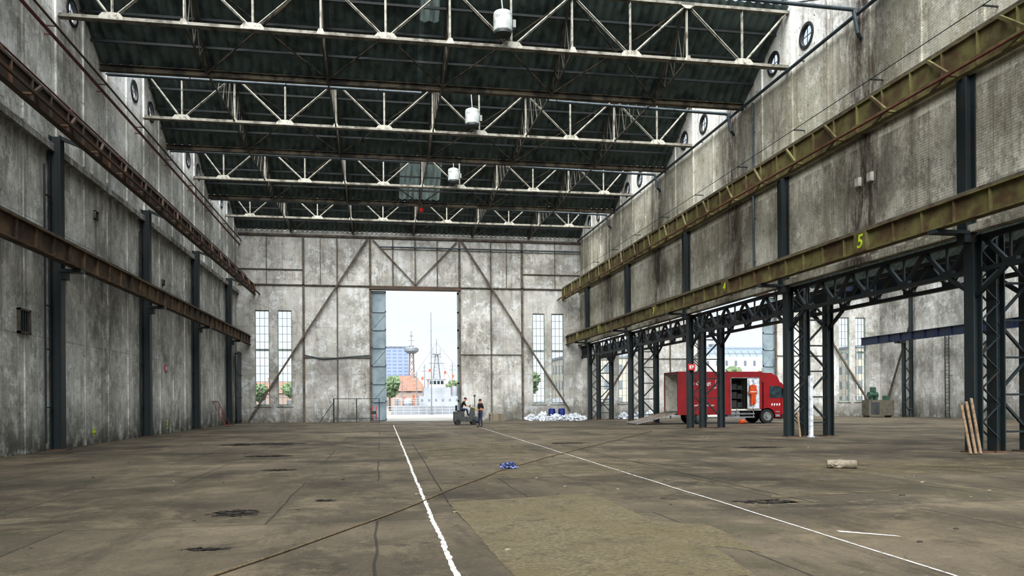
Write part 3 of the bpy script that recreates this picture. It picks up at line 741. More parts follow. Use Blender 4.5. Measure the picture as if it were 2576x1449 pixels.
# ------------------------------------------------------------------ wall furniture
def sign(loc,rot,label):
    t=Thing('fire_sign',loc,label,'sign');t.e.rotation_euler=(0,0,rot)
    bm=BM();box(bm,-.2,.2,-.01,.03,-.18,.18);t.part('sign_plate',bm,M_signred)
    bm=BM();box(bm,-.13,-.05,-.016,-.01,-.1,.08);box(bm,-.11,-.07,-.016,-.01,.08,.12)
    for a in range(5):box(bm,.03+.02*a,.045+.02*a,-.016,-.01,-.08+.02*a,.1)
    box(bm,-.02,.0,-.016,-.01,-.12,.12)
    t.part('pictogram',bm,M_textw)
sign((XL+.03,44,3.5),R(90),'square red fire equipment sign on plaster wall')
sign((17.2,40.78,3.45),0,'square red fire equipment sign on lattice column')
def vent(y,z,s):
    t=Thing('vent_opening',(XL,y,z),'rusty square vent box in plaster wall','vent','vents in the plaster wall')
    bm=BM();box(bm,0,.1,-.5*s,.5*s,0,.08*s);box(bm,0,.1,-.5*s,.5*s,.92*s,s);box(bm,0,.1,-.5*s,-.42*s,0,s);box(bm,0,.1,.42*s,.5*s,0,s);t.part('frame',bm,M_rust)
    bm=BM();box(bm,0,.02,-.42*s,.42*s,.08*s,.92*s)
    for k in range(4):box(bm,.02,.07,(-.37+.21*k)*s,(-.31+.21*k)*s,.08*s,.92*s)
    t.part('grille',bm,M_dark)
vent(27.2,3.9,.8);vent(33.7,9.1,.35);vent(43.5,7.9,.3)
for yv in (24.7,25.4):  # pale blocks added in place of bright niches in the wall
    t=Thing('bright_niche_block',(XR,yv,9.3),'small pale block standing in for a bright niche in the brick wall','junction box','bright niche blocks on the brick wall')
    bm=BM();box(bm,-.1,0,-.13,.13,0,.32);t.part('body',bm,M_truckwhite);bm=BM();box(bm,-.12,-.1,-.11,.11,.02,.3);t.part('cover',bm,M_truckwhite)
t=Thing('spray_marking',(XL+.012,33.4,.45),'yellow-green sprayed cross at foot of plaster wall','marking')
textpart(t,'cross_mark','+',.8,M_yel,(0,0,0),(R(90),0,R(90)),offset=.01)
t=Thing('spray_marking',(XL+.012,44.2,.45),'yellow-green sprayed bay number on plaster wall','marking')
textpart(t,'number_mark','3',.7,M_yel,(0,0,0),(R(90),0,R(90)),offset=.01)
t=Thing('spray_marking',(19.3,21.4,.008),'green sprayed cross on the floor','marking')
textpart(t,'cross_mark','+',.7,M_green,(0,0,0),(0,0,0),offset=.01)
t=Thing('steel_panel',(-11.05,63.4,0),'tall blue steel panel standing at the wall corner','panel')
bm=BM();box(bm,-.03,.03,-.1,1.3,0,5.7);t.part('sheet',bm,M_pipe)
bm=BM()
for z in (.2,2,3.8,5.5):box(bm,.03,.08,-.1,1.3,z,z+.08)
box(bm,-.35,0,.5,.55,5.5,5.6)
t.part('stiffener',bm,M_dark)
t=Thing('leaning_barrier',(-10.5,56.3,0),'red tubular barrier leaning against the wall','barrier')
bm=BM();tube(bm,[(-.85,-.9,1.75),(0,-.9,0.03),(0,.9,0.03),(-.85,.9,1.75),(-.85,-.9,1.75)],.022);t.part('tube_frame',bm,M_frred)
bm=BM();tube(bm,[(-.4,-.9,.9),(-.4,.9,.9)],.015);tube(bm,[(0,-.9,.04),(-.8,.9,1.7)],.015);t.part('cross_bar',bm,M_frred)
t=Thing('metal_rack',(-1.9,63.4,0),'long tubular steel rack standing by the door','rack')
for x in (-1.8,0,1.8):
    for yv in (-.35,.35):
        bm=BM();tube(bm,[(x,yv,0),(x,yv,1.9)],.03);t.part('post',bm,M_dark)
bm=BM()
for yv in (-.35,.35):
    for z in (.3,1.9):tube(bm,[(-1.8,yv,z),(1.8,yv,z)],.025)
for x in (-1.8,1.8):tube(bm,[(x,-.35,1.9),(x,.35,1.9)],.025)
tube(bm,[(-2.9,-.35,.03),(-1.8,-.35,1.6)],.025)
t.part('rail',bm,M_dark)
for x in (-.55,-.25):
    bm=BM();tube(bm,[(x,62.7,.02),(x-.1,62.9,.9),(x-.05,63.05,1.3)],.03)
    obj('red_stake',bm,M_signred,'short red steel stake leaning on the rack','stake','red stakes by the door')
t=Thing('folding_chair',(-.55,61.9,0),'small dark folding chair near the doorway','chair')
for x in (-.2,.2):
    bm=BM();tube(bm,[(x,-.2,0),(x,.2,.9)],.015);t.part('leg',bm,M_dark)
    bm=BM();tube(bm,[(x,.22,0),(x,-.2,.46)],.015);t.part('leg',bm,M_dark)
bm=BM();box(bm,-.22,.22,-.22,.18,.45,.48);t.part('seat',bm,M_dark)
bm=BM();box(bm,-.22,.22,.13,.16,.65,.9);t.part('backrest',bm,M_dark)
for k in range(6):
    bm=BM();o=random.uniform(-.05,.05);box(bm,8.9+o,10.1+o,62.6,63.5,k*.1,k*.1+.098)
    obj('stacked_board',bm,M_brown,'flat weathered board in a low pile by the wall','board','stacked boards by the end wall')
for i,(x,y,rx,rz) in enumerate(((12.3,62.6,.5,.35),(13.4,63.0,.5,.5),(14.2,61.8,.5,.4),(15.3,62.3,.5,.35),(16.2,63.6,.45,.42),(13.1,61.0,.4,.25),(15.4,60.7,.4,.25),(16.3,61.6,.38,.3),(20.5,63.2,.45,.4),(21.7,62.9,.5,.45),(23.0,63.3,.5,.5))):
    bm=BM();blob(bm,(x,y,rz*.3),(rx,.42,rz),.6,2.8,4,i+2,0);obj('plastic_sheeting',bm,M_plastic,'crumpled heap of white plastic sheeting by the end wall','plastic sheeting','heaps of plastic sheeting')
for i,(x,y) in enumerate(((14.3,63.6),(15.15,63.6))):
    t=Thing('blue_drum',(x,y,0),'upright blue plastic drum among plastic sheeting','drum','blue drums')
    bm=BM();lathe(bm,[(.27,0),(.29,.03),(.29,.3),(.31,.33),(.29,.36),(.29,.62),(.31,.65),(.29,.68),(.28,.9),(.24,.93)],20);t.part('body',bm,M_blue)
    bm=BM();lathe(bm,[(.25,.93),(.25,.96),(.1,.97)],20);t.part('lid',bm,M_blue)
for i,(x,dx) in enumerate(((16.4,.2),(16.56,.2),(16.72,.2))):
    bm=BM();beam(bm,(x,19.2,.03),(x+dx,19.78,1.4+i*.1),.08,.035,(0,-1,.2));obj('plank',bm,M_wood,'raw timber plank leaning on the lattice column','plank','timber planks at the column')
bm=BM();beam(bm,(17.95,29.95,0),(17.95,29.95,2.6),.14,.14,(0,1,0));box(bm,17.84,18.06,29.84,30.06,0,.05);obj('white_post',bm,M_plastic,'white painted square post beside the lattice column','post')
bm=BM();beam(bm,(17.4,29.85,0.02),(17.45,30.15,1.1),.08,.035,(0,-1,.2));obj('plank',bm,M_wood,'short timber offcut standing at the column foot','plank','timber planks at the column')
t=Thing('compressor_bench',(42.6,60.5,0),'beige steel bench cabinet with green compressor on top','machine')
bm=BM();box(bm,-1.2,1.2,-.5,.5,.15,1.5);box(bm,-1.1,-.95,-.45,.45,0,.15);box(bm,.95,1.1,-.45,.45,0,.15);t.part('cabinet',bm,M_beige)
bm=BM();box(bm,-1.0,-.2,-.52,-.5,.3,1.3);t.part('door',bm,M_greyd)
bm=BM();prism(bm,(-.9,0,1.95),(-.1,0,1.95),circ(.26,20));box(bm,-.8,-.6,-.2,.2,1.5,1.8);box(bm,-.35,-.15,-.2,.2,1.5,1.8);t.part('tank',bm,M_tank)
bm=BM();box(bm,-.65,-.3,-.18,.18,2.19,2.6);t.part('motor',bm,M_tank)
bm=BM();box(bm,.6,.9,-.25,.25,1.5,1.85);t.part('control_box',bm,M_tank)
t=Thing('work_stool',(44.0,58.2,0),'small dark work stool near the bench','stool')
bm=BM();lathe(bm,[(.2,.7),(.22,.72),(.22,.76),(.2,.78)],16);t.part('seat',bm,M_dark)
for a in range(3):
    bm=BM();tube(bm,[(.05*math.cos(a*2.1),.05*math.sin(a*2.1),.72),(.28*math.cos(a*2.1),.28*math.sin(a*2.1),0.01)],.018,6);t.part('leg',bm,M_dark)
# ------------------------------------------------------------------ truck
TK=Thing('box_truck',(19.3,48.0,0),'red box truck with open rear and side doors, white company lettering','truck')
Lb,W,z0,z1=5.95,2.45,.98,3.42
bm=BM();t_=.06
box(bm,0,3.7,0,t_,.62,z1);box(bm,5.72,Lb,0,t_,.98,z1);box(bm,3.7,5.72,0,t_,3.05,z1)
box(bm,0,Lb,W-t_,W,z0,z1);box(bm,0,Lb,0,W,z1,z1+.06);box(bm,Lb-t_,Lb,t_,W-t_,z0,z1)
TK.part('cargo_body',bm,M_red)
bm=BM();box(bm,0,Lb-t_,t_,W-t_,z0-.1,z0);box(bm,.02,Lb-t_-.01,W-t_-.03,W-t_-.002,z0,z1-.02);box(bm,.02,3.7,t_,t_+.02,z0,z1-.02);box(bm,.02,Lb-t_-.02,t_+.02,W-t_-.03,z1-.05,z1-.01);box(bm,Lb-t_-.04,Lb-t_-.01,t_,W-t_,z0,z1-.05)
TK.part('cargo_lining',bm,M_truckwhite,'off-white cargo interior')
bm=BM();box(bm,-.03,0,-.01,.09,.62,z1+.06);box(bm,-.03,0,W-.09,W+.01,.62,z1+.06);box(bm,-.03,0,0,W,z1-.06,z1+.06);TK.part('rear_frame',bm,M_red)
bm=BM();box(bm,3.67,3.72,-.03,.0,z0,3.08);box(bm,5.70,5.75,-.03,0,z0,3.08);box(bm,3.67,5.75,-.03,0,3.04,3.09);TK.part('door_frame',bm,M_chrome)
bm=BM();box(bm,4.85,5.68,-.06,-.01,z0+.02,3.02);o=TK.part('side_door',bm,M_plastic,'folded white side door')
bm=BM()
for x in (4.95,5.25):tube(bm,[(x,-.08,1.05),(x,-.08,2.95)],.015,6)
TK.part('lock_bar',bm,M_chrome,parent=o)
bm=BM()
for x in (3.75,4.8):
    for yv in (.35,.9):beam(bm,(x,yv,z0),(x,yv,3.0),.05,.05,(0,1,0))
for z in (1.1,1.7,2.3,2.95):box(bm,3.75,4.8,.35,.9,z-.02,z+.02)
box(bm,3.75,4.8,.88,.9,1.1,3.0)  # rack and its back sheet added to keep this side of the opening dark
for k,(z,h) in enumerate(((1.12,.45),(1.72,.4),(2.32,.35))):box(bm,3.8,4.3,.4,.85,z,z+h);box(bm,4.35,4.7,.4,.8,z,z+h*.7)
TK.part('added_dark_rack',bm,M_rack,'dark loaded rack added to darken the side opening')
bm=BM();box(bm,.1,7.0,.75,.9,.62,.86);box(bm,.1,7.0,1.55,1.7,.62,.86)
for x in (1,3,5):box(bm,x,x+.1,.75,1.7,.65,.8)
TK.part('chassis',bm,M_black)
bm=BM();box(bm,2.9,5.4,.02,.06,.4,.48);box(bm,2.9,5.4,.02,.06,.62,.7)
for x in (3.0,4.1,5.3):box(bm,x,x+.06,.06,.1,.4,.95)
TK.part('side_guard',bm,M_chrome)
bm=BM();box(bm,3.5,4.4,.15,.7,.42,.9);TK.part('fuel_tank',bm,M_chrome)
bm=BM();box(bm,4.5,5.2,.15,.7,.45,.92);TK.part('battery_box',bm,M_black)
bm=BM()
prof=[(6.05,1.0),(6.05,2.78),(7.32,2.76),(7.52,2.58),(7.65,1.55),(7.68,.9),(7.64,.4),(6.89,.38)]+[(6.33+.56*math.cos(R(k)),.48+.56*math.sin(R(k))) for k in range(0,121,20)]
a=[bm.verts.new((x,.06,z)) for x,z in prof];b=[bm.verts.new((x,W-.06,z)) for x,z in prof];n=len(prof)
bm.faces.new(a);bm.faces.new(b[::-1])
for i in range(n):bm.faces.new((a[i],a[(i+1)%n],b[(i+1)%n],b[i]))
cab=TK.part('cab',bm,M_red)
bm=BM()
pr=[(6.35,2.77),(6.35,3.4),(6.65,3.4),(7.1,3.15),(7.3,2.76)]
a=[bm.verts.new((x,.12,z)) for x,z in pr];b=[bm.verts.new((x,W-.12,z)) for x,z in pr];n=len(pr)
bm.faces.new(a);bm.faces.new(b[::-1])
for i in range(n):bm.faces.new((a[i],a[(i+1)%n],b[(i+1)%n],b[i]))
box(bm,5.97,6.35,.1,W-.1,2.78,3.4)
TK.part('roof_deflector',bm,M_red,parent=cab)
def flat(pts,y,th,mat,name,parent):
    bm=BM();a=[bm.verts.new((x,y,z)) for x,z in pts];b=[bm.verts.new((x,y-th,z)) for x,z in pts];n=len(pts)
    bm.faces.new(a);bm.faces.new(b[::-1])
    for i in range(n):bm.faces.new((a[i],a[(i+1)%n],b[(i+1)%n],b[i]))
    return TK.part(name,bm,mat,parent=parent)
flat([(6.5,1.72),(6.5,2.5),(7.25,2.5),(7.42,2.35),(7.5,1.72)],.06,.012,M_glass,'side_window',cab)
flat([(7.33,.5),(7.36,.5),(7.36,1.7),(7.33,1.7)],.06,.006,M_black,'door_gap',cab)
bm=BM();prism(bm,(7.54,W/2,2.52),(7.66,W/2,1.62),rect(2.1,.02),(1,0,0.2));TK.part('windscreen',bm,M_glass,parent=cab)
bm=BM();box(bm,7.44,7.56,-.16,.02,1.8,2.35);box(bm,7.44,7.52,-.02,.08,2.3,2.36);TK.part('wing_mirror',bm,M_black,parent=cab)
bm=BM();box(bm,7.3,7.76,.04,W-.04,.3,.62);TK.part('bumper',bm,M_black,parent=cab)
for q in (.15,W-.5):
    bm=BM();box(bm,7.67,7.78,q,q+.35,.5,.66);TK.part('headlamp',bm,M_textw,parent=cab)
bm=BM();box(bm,6.9,7.2,.03,.06,.45,.6);box(bm,6.9,7.2,.03,.06,.75,.82);TK.part('step',bm,M_chrome,parent=cab)
for k in range(4):
    bm=BM();box(bm,6.62+k*.18,6.72+k*.18,.046,.056,1.24,1.34);box(bm,6.62+k*.18,6.69+k*.18,.046,.056,1.18,1.241);TK.part('cab_emblem',bm,M_textw,parent=cab)
def wheel(x,yy,w=.28,r=.48):
    bm=BM();prism(bm,(x,yy,r),(x,yy+w,r),circ(r,28));wh=TK.part('wheel',bm,M_black)
    bm=BM();prism(bm,(x,yy-.015,r),(x,yy+.01,r),circ(r*.62,20));prism(bm,(x,yy-.06,r),(x,yy,r),circ(.1,10));TK.part('wheel_rim',bm,M_grey,parent=wh)
for yy in (.08,W-.36):
    wheel(6.33,yy);wheel(1.6,yy)
bm=BM()
pts=[(1.6+.62*math.cos(R(k)),.5+.62*math.sin(R(k))) for k in range(10,171,20)]
for p,q in zip(pts[:-1],pts[1:]):beam(bm,(p[0],.2,p[1]),(q[0],.2,q[1]),.3,.02)
TK.part('mudguard',bm,M_black)
bm=BM();box(bm,-.04,-.02,.1,W-.1,.7,.85);box(bm,-.05,-.03,.15,.35,.72,.82);box(bm,-.05,-.03,W-.35,W-.15,.72,.82);TK.part('tail_bar',bm,M_chrome)
bm=BM();beam(bm,(-.05,W/2,.72),(-2.8,W/2,.05),W-.5,.07,(0,0,1));TK.part('loading_ramp',bm,M_chrome)
for q in (.28,W-.28):
    bm=BM();beam(bm,(-.05,q,.77),(-2.8,q,.1),.04,.12,(0,0,1));TK.part('ramp_edge',bm,M_wood)
textpart(TK,'lettering','Van der Jagt',.34,M_textw,(1.45,-.006,2.7),(R(90),0,0),offset=.004)
textpart(TK,'lettering','Groep',.22,M_textw,(2.75,-.006,2.42),(R(90),0,0))
textpart(TK,'lettering','www.vanderjagtgroep.com',.17,M_textw,(1.6,-.006,1.25),(R(90),0,0),offset=.002)
bm=BM()
for a_,b_,c_,d_ in ((2.6,2.94,2.9,2.92),(2.6,2.94,2.6,2.62),(2.6,2.62,2.6,2.92),(2.92,2.94,2.6,2.92)):box(bm,a_,b_,-.01,-.002,c_,d_)
beam(bm,(2.66,-.006,2.66),(2.77,-.006,2.84),.008,.02);beam(bm,(2.77,-.006,2.84),(2.88,-.006,2.66),.008,.02)
TK.part('logo',bm,M_textw)
t=Thing('orange_coverall',(19.3+5.2,47.84,1.25),'orange work coverall hanging from the truck door','clothing')
bm=BM()
prism(bm,(0,0,.75),(0,0,1.35),[(-.2,-.06),(.2,-.06),(.22,.06),(-.22,.06)],(0,1,0),[(-.12,-.05),(.12,-.05),(.1,.05),(-.1,.05)])
prism(bm,(-.1,0,0),(-.08,0,.78),circ(.09,10),(0,1,0),circ(.12,10));prism(bm,(.1,0,.05),(.08,0,.78),circ(.09,10),(0,1,0),circ(.12,10))
prism(bm,(-.16,0,1.3),(-.26,0,.72),circ(.08,8),(0,1,0),circ(.06,8));prism(bm,(.16,0,1.3),(.24,0,.72),circ(.08,8),(0,1,0),circ(.06,8))
t.part('suit',bm,M_orange)
bm=BM();box(bm,-.22,.22,-.075,-.06,.85,.9);t.part('reflective_band',bm,M_textw)
bm=BM();blob(bm,(23.6,47.6,.14),(.26,.18,.14),.5,2.6,3,3,0);obj('orange_jacket',bm,M_orange,'orange jacket dropped by the truck side','clothing')
# ------------------------------------------------------------------ people
def person(name,loc,rz,J,label):
    V=[];E=[];Rr=[]
    def add(p,r,par=None):
        V.append(Vector(p));Rr.append(r)
        if par is not None:E.append((par,len(V)-1))
        return len(V)-1
    pel=add(J['pel'],(.15,.11));sp=add(J['spine'],(.135,.1),pel);ch=add(J['chest'],(.165,.115),sp)
    nk=add(J['neck'],(.055,.055),ch);hd=add(J['head'],(.078,.09),nk);tp=add(J['top'],(.07,.085),hd)
    for s in 'LR':
        sh=add(J['sh'+s],(.07,.07),ch);el=add(J['el'+s],(.045,.045),sh);wr=add(J['wr'+s],(.03,.03),el);ha=add(J['ha'+s],(.04,.025),wr)
        hp=add(J['hp'+s],(.095,.095),pel);kn=add(J['kn'+s],(.062,.062),hp);an=add(J['an'+s],(.042,.042),kn);to=add(J['to'+s],(.042,.035),an)
    me=bpy.data.meshes.new(name);me.from_pydata(V,E,[]);o=bpy.data.objects.new(name,me);COL.objects.link(o)
    md=o.modifiers.new('Skin','SKIN')
    for i,sv in enumerate(me.skin_vertices[0].data):
        sv.radius=Rr[i];sv.use_root=(i==0)
    sb=o.modifiers.new('s','SUBSURF');sb.levels=2;sb.render_levels=2
    dg=bpy.context.evaluated_depsgraph_get();me2=bpy.data.meshes.new_from_object(o.evaluated_get(dg));bpy.data.objects.remove(o)
    bm=BM();bm.from_mesh(me2)
    for s in 'LR':
        h=Vector(J['ha'+s]);w=Vector(J['wr'+s]);d=(h-w).normalized();side=d.cross(Vector((0,0,1)))
        if side.length<.1:side=Vector((0,1,0))
        side.normalize();dn=side.cross(d)
        if dn.z>0:dn=-dn
        for k,ln in enumerate((.07,.08,.075,.06)):
            p=h+side*(-.027+.018*k)+d*.02;q=p+d*ln*.55+dn*ln*.15;r_=q+d*ln*.3+dn*ln*.5
            prism(bm,p,q,circ(.009,6));prism(bm,q,r_,circ(.0085,6),poly2=circ(.006,6))
        p=h-side*.03*(1 if s=='L' else -1);q=p-side*.03*(1 if s=='L' else -1)+d*.03+dn*.01
        prism(bm,p,q,circ(.011,6),poly2=circ(.008,6))
    hc=Vector(J['head']);f=Vector((0,-1,0));sd=f.cross(Vector((0,0,1))).normalized()
    prism(bm,hc+f*.085+Vector((0,0,.03)),hc+f*.115+Vector((0,0,-.005)),circ(.01,6),poly2=circ(.017,6))
    for k in (-1,1):blob(bm,hc+sd*.085*k,(.02,.02,.032),0,1,1)
    bmesh.ops.recalc_face_normals(bm,faces=bm.faces[:])
    me3=bpy.data.meshes.new(name);bm.to_mesh(me3);bm.free()
    for m in (M_shirt,M_jeans,M_skin,M_shoe):me3.materials.append(m)
    for p in me3.polygons:
        p.use_smooth=True;c=p.center
        def seg(a,b):
            a=Vector(J[a]);b=Vector(J[b]);t=max(0,min(1,(c-a).dot(b-a)/max((b-a).length_squared,1e-6)));return ((a+(b-a)*t)-c).length,t
        best=min([(seg('pel','spine'),'t0'),(seg('spine','chest'),'t1'),(seg('chest','neck'),'t2'),(seg('neck','top'),'h')]+
                 [(seg('sh'+s,'el'+s),'ua') for s in 'LR']+[(seg('el'+s,'wr'+s),'fa') for s in 'LR']+[(seg('wr'+s,'ha'+s),'hd') for s in 'LR']+
                 [(seg('hp'+s,'kn'+s),'th') for s in 'LR']+[(seg('kn'+s,'an'+s),'sh') for s in 'LR']+[(seg('an'+s,'to'+s),'ft') for s in 'LR'],key=lambda q:q[0][0])
        (dd,tt),kind=best
        idx={'t0':0,'t1':0,'t2':0 if tt<.7 else 2,'h':2,'ua':0,'fa':2,'hd':2,'th':1,'sh':1,'ft':3}[kind]
        if kind=='t0' and tt<.25:idx=1
        p.material_index=idx
    o=bpy.data.objects.new(name,me3);o.location=loc;o.rotation_euler=(0,0,rz);o['label']=label;o['category']='person';COL.objects.link(o)
    bm=BM();blob(bm,hc+Vector((0,0,.06))-f*.02,(.092,.1,.085),.08,2,3,2,hc.z+.015)
    h=bpy.data.objects.new('hair',bm_mesh(bm,'hair',True));h.data.materials.append(M_hair);h.parent=o;COL.objects.link(h)
    for k in (-1,1):
        bm=BM();blob(bm,hc+f*.088+sd*.03*k+Vector((0,0,.03)),(.01,.01,.007),0,1,1)
        h=bpy.data.objects.new('eye',bm_mesh(bm,'eye',True));h.data.materials.append(M_black);h.parent=o;COL.objects.link(h)
    bm=BM();blob(bm,hc+f*.09+Vector((0,0,-.035)),(.024,.008,.006),0,1,1)
    h=bpy.data.objects.new('mouth',bm_mesh(bm,'mouth',True));h.data.materials.append(M_frred);h.parent=o;COL.objects.link(h)
    return o
J1=dict(pel=(0,0,.96),spine=(0,.01,1.14),chest=(0,0,1.36),neck=(0,-.01,1.53),head=(0,-.03,1.63),top=(0,-.02,1.72),
 shL=(.18,0,1.43),elL=(.26,.05,1.14),wrL=(.18,-.18,1.1),haL=(.15,-.26,1.12),shR=(-.18,0,1.43),elR=(-.27,.04,1.15),wrR=(-.2,-.2,1.05),haR=(-.17,-.28,1.05),
 hpL=(.09,0,.9),knL=(.12,-.03,.5),anL=(.14,.03,.09),toL=(.16,-.15,.045),hpR=(-.09,0,.9),knR=(-.13,-.02,.5),anR=(-.16,.04,.09),toR=(-.2,-.13,.045))
person('person',(6.1,47.3,0),R(-60),J1,'person in black t-shirt and blue jeans standing, hands held in front')
bm=BM();beam(bm,(5.80,47.2,1.02),(5.72,47.12,1.25),.05,.03);obj('measuring_tool',bm,M_yel,'small yellow measuring tool held in hands','tool')
J2=dict(pel=(0,0,1.12),spine=(0,-.05,1.3),chest=(0,-.18,1.5),neck=(0,-.27,1.66),head=(0,-.34,1.76),top=(0,-.35,1.86),
 shL=(.19,-.2,1.56),elL=(.25,-.35,1.32),wrL=(.17,-.55,1.3),haL=(.14,-.62,1.32),shR=(-.19,-.2,1.56),elR=(-.25,-.33,1.32),wrR=(-.17,-.55,1.3),haR=(-.14,-.62,1.32),
 hpL=(.1,-.02,1.08),knL=(.17,-.42,1.06),anL=(.17,-.5,.66),toL=(.17,-.66,.6),hpR=(-.1,-.02,1.08),knR=(-.17,-.42,1.06),anR=(-.17,-.5,.66),toR=(-.17,-.66,.6))
MX,MY=5.75,53.2
person('person',(MX-.25,MY+.0,0),R(90),J2,'person in dark clothes sitting hunched on ride-on machine')
t=Thing('ride_on_machine',(MX,MY,0),'grey ride-on floor machine with seat and steering column','machine')
bm=BM();box(bm,-.75,.85,-.45,.45,.22,.55);box(bm,-.75,-.05,-.42,.42,.55,.92);t.part('chassis',bm,M_greyd)
bm=BM();prism(bm,(.45,0,.55),(.62,0,1.15),rect(.6,.3),(1,0,0));t.part('front_console',bm,M_greyd)
bm=BM();box(bm,-.5,.02,-.24,.24,.92,1.0);t.part('seat',bm,M_black)
bm=BM();box(bm,-.62,-.52,-.24,.24,.95,1.35);t.part('backrest',bm,M_black)
bm=BM();tube(bm,[(.5,0,1.05),(.38,0,1.28)],.02);t.part('steering_column',bm,M_black)
bm=BM();pts=[(.38+.06*math.cos(a)*.8,.17*math.sin(a),1.3+.05*math.cos(a)*1.8) for a in [R(k*30) for k in range(13)]];tube(bm,pts,.015,6);t.part('steering_wheel',bm,M_black)
for x in (-.5,.6):
    for yy in (-.5,.38):
        bm=BM();prism(bm,(x,yy,.19),(x,yy+.12,.19),circ(.19,18));t.part('wheel',bm,M_black)
bm=BM();box(bm,.85,.95,-.5,.5,.1,.35);t.part('brush_deck',bm,M_black)
bm=BM();tube(bm,[(.75,.3,.55),(.75,.3,1.95)],.025);box(bm,.68,.82,.24,.36,1.95,2.08);t.part('beacon_post',bm,M_greyd)
# ------------------------------------------------------------------ outside
bm=BM();prism(bm,(6.4,98,-.03),(6.4,98,13),circ(.08,10),(0,1,0),circ(.04,10));box(bm,6.2,6.6,97.8,98.2,-.03,.1);obj('flag_pole',bm,M_shipdark,'tall slender flagpole on the quay','pole')
for i in range(6):
    x=-2+i*4
    bm=BM()
    for k in range(5):tube(bm,[(x+k*.95,99.8,-.03),(x+k*.95,99.8,1.05)],.03,6)
    for z in (.35,.7,1.05):tube(bm,[(x,99.8,z),(x+3.9,99.8,z)],.025,6)
    obj('railing',bm,M_shipwhite,'white tubular railing section on the quay edge','railing','quay railings')
t=Thing('navy_ship',(10,108,-1.6),'pale grey moored navy vessel with lattice mast and small flags','ship')
bm=BM()
n=14;rings=[]
for i in range(n+1):
    f=i/n;x=-8.5+26*f;w=3.0*(1-max(0,(f-.6)/.4)**2)+.05;zt=2.7+1.2*max(0,(f-.4)/.6)**2
    rings.append([bm.verts.new((x,-w,zt)),bm.verts.new((x,-w*.8,0)),bm.verts.new((x,w*.8,0)),bm.verts.new((x,w,zt))])
for A,B in zip(rings[:-1],rings[1:]):
    for k in range(4):bm.faces.new((A[k],A[(k+1)%4],B[(k+1)%4],B[k]))
bm.faces.new(rings[0]);bm.faces.new(rings[-1][::-1]);t.part('hull',bm,M_navygrey)
bm=BM();box(bm,-4.8,1.2,-2.2,2.2,2.7,4.0);box(bm,-4.1,-.4,-1.9,1.9,4.0,5.2);t.part('superstructure',bm,M_navygrey)
bm=BM();box(bm,-3.4,-1.1,-1.6,1.6,5.2,6.3);box(bm,-3.6,-.9,-1.7,1.7,6.3,6.4);br=t.part('bridge',bm,M_shipwhite)
for k in range(4):
    bm=BM();box(bm,-3.25+k*.5,-2.9+k*.5,-1.63,-1.6,5.65,6.1);t.part('bridge_window',bm,M_glass,parent=br)
for k in range(6):
    bm=BM();box(bm,-4.5+k*.95,-4.25+k*.95,-2.23,-2.2,3.3,3.6);t.part('porthole',bm,M_shipdark)
bm=BM()
for sx in (-.5,.5):
    for sy in (-.5,.5):beam(bm,(-2.2+sx,sy,6.4),(-2.2+sx*.3,sy*.3,9.9),.08,.08)
for k in range(7):
    z=6.5+k*.5;w=.5*(1-.7*(z-6.4)/3.5);beam(bm,(-2.2-w,-w,z),(-2.2+w,-w,z+.45),.05,.05);beam(bm,(-2.2-w,-w,z),(-2.2+w,-w,z),.05,.05)
beam(bm,(-3.3,0,8.6),(-1.1,0,8.6),.09,.09);beam(bm,(-2.9,0,9.5),(-1.5,0,9.5),.08,.08);tube(bm,[(-2.2,0,9.8),(-2.2,0,12.0)],.04,6);box(bm,-2.8,-1.6,-.4,.4,9.8,9.95)
for sx in (-.5,0,.5):tube(bm,[(-2.2+sx,0,9.9),(-2.2+sx,0,10.7)],.03,5)
t.part('lattice_mast',bm,M_shipdark)
for mx,mz,mt in ((0,3.9,8.6),(-5.0,2.7,7.4),(-3.9,5.1,8.4),(-7.0,2.7,6.2)):
    bm=BM();tube(bm,[(mx,0,mz),(mx,0,mt)],.05,6);beam(bm,(mx-.45,0,mt-.9),(mx+.45,0,mt-.9),.06,.06);beam(bm,(mx-.25,0,mt-.4),(mx+.25,0,mt-.4),.05,.05);t.part('signal_mast',bm,M_shipdark)
bm=BM();prism(bm,(.1,0,3.9),(.3,0,5.4),circ(.5,14),(0,1,0),circ(.4,14));t.part('funnel',bm,M_navygrey)
bm=BM();lathe(bm,[(.5,0),(.65,.3),(.6,.8),(.3,1.05)],16,(-6.2,0,2.7));beam(bm,(-6.2,0,3.3),(-7.8,0,3.8),.12,.12);t.part('gun_turret',bm,M_navygrey)
bm=BM()
for k in range(10):tube(bm,[(-8.3+k*.4,-2.8,2.7),(-8.3+k*.4,-2.8,3.7)],.025,6)
for z in (3.1,3.4,3.7):tube(bm,[(-8.4,-2.8,z),(-4.7,-2.8,z)],.02,6)
t.part('deck_railing',bm,M_shipwhite)
bm=BM()
for a_,b_ in (((-2.2,0,11.5),(-7.8,0,3.2)),((-2.2,0,11.5),(3.5,0,4.5)),((-2.2,0,9.8),(1.1,0,4.0))):tube(bm,[a_,b_],.02,5)
t.part('rigging',bm,M_shipdark)
for (x,z) in ((-3.4,7.7),(-4.4,6.6),(-1.3,7.4),(-.2,6.9)):
    bm=BM();a=[bm.verts.new(p) for p in ((x,-1.9,z),(x+.26,-1.9,z+.05),(x+.26,-1.9,z-.35),(x,-1.9,z-.4))];bm.faces.new(a);tube(bm,[(x,-1.9,z-2.2),(x,-1.9,z+.1)],.02,5);t.part('flag',bm,M_flag)
bm=BM();box(bm,-6.9,-6.4,1.2,1.8,2.7,3.9);box(bm,-5.5,-5.2,1.1,1.7,2.7,4.2);t.part('liferaft',bm,M_flag)
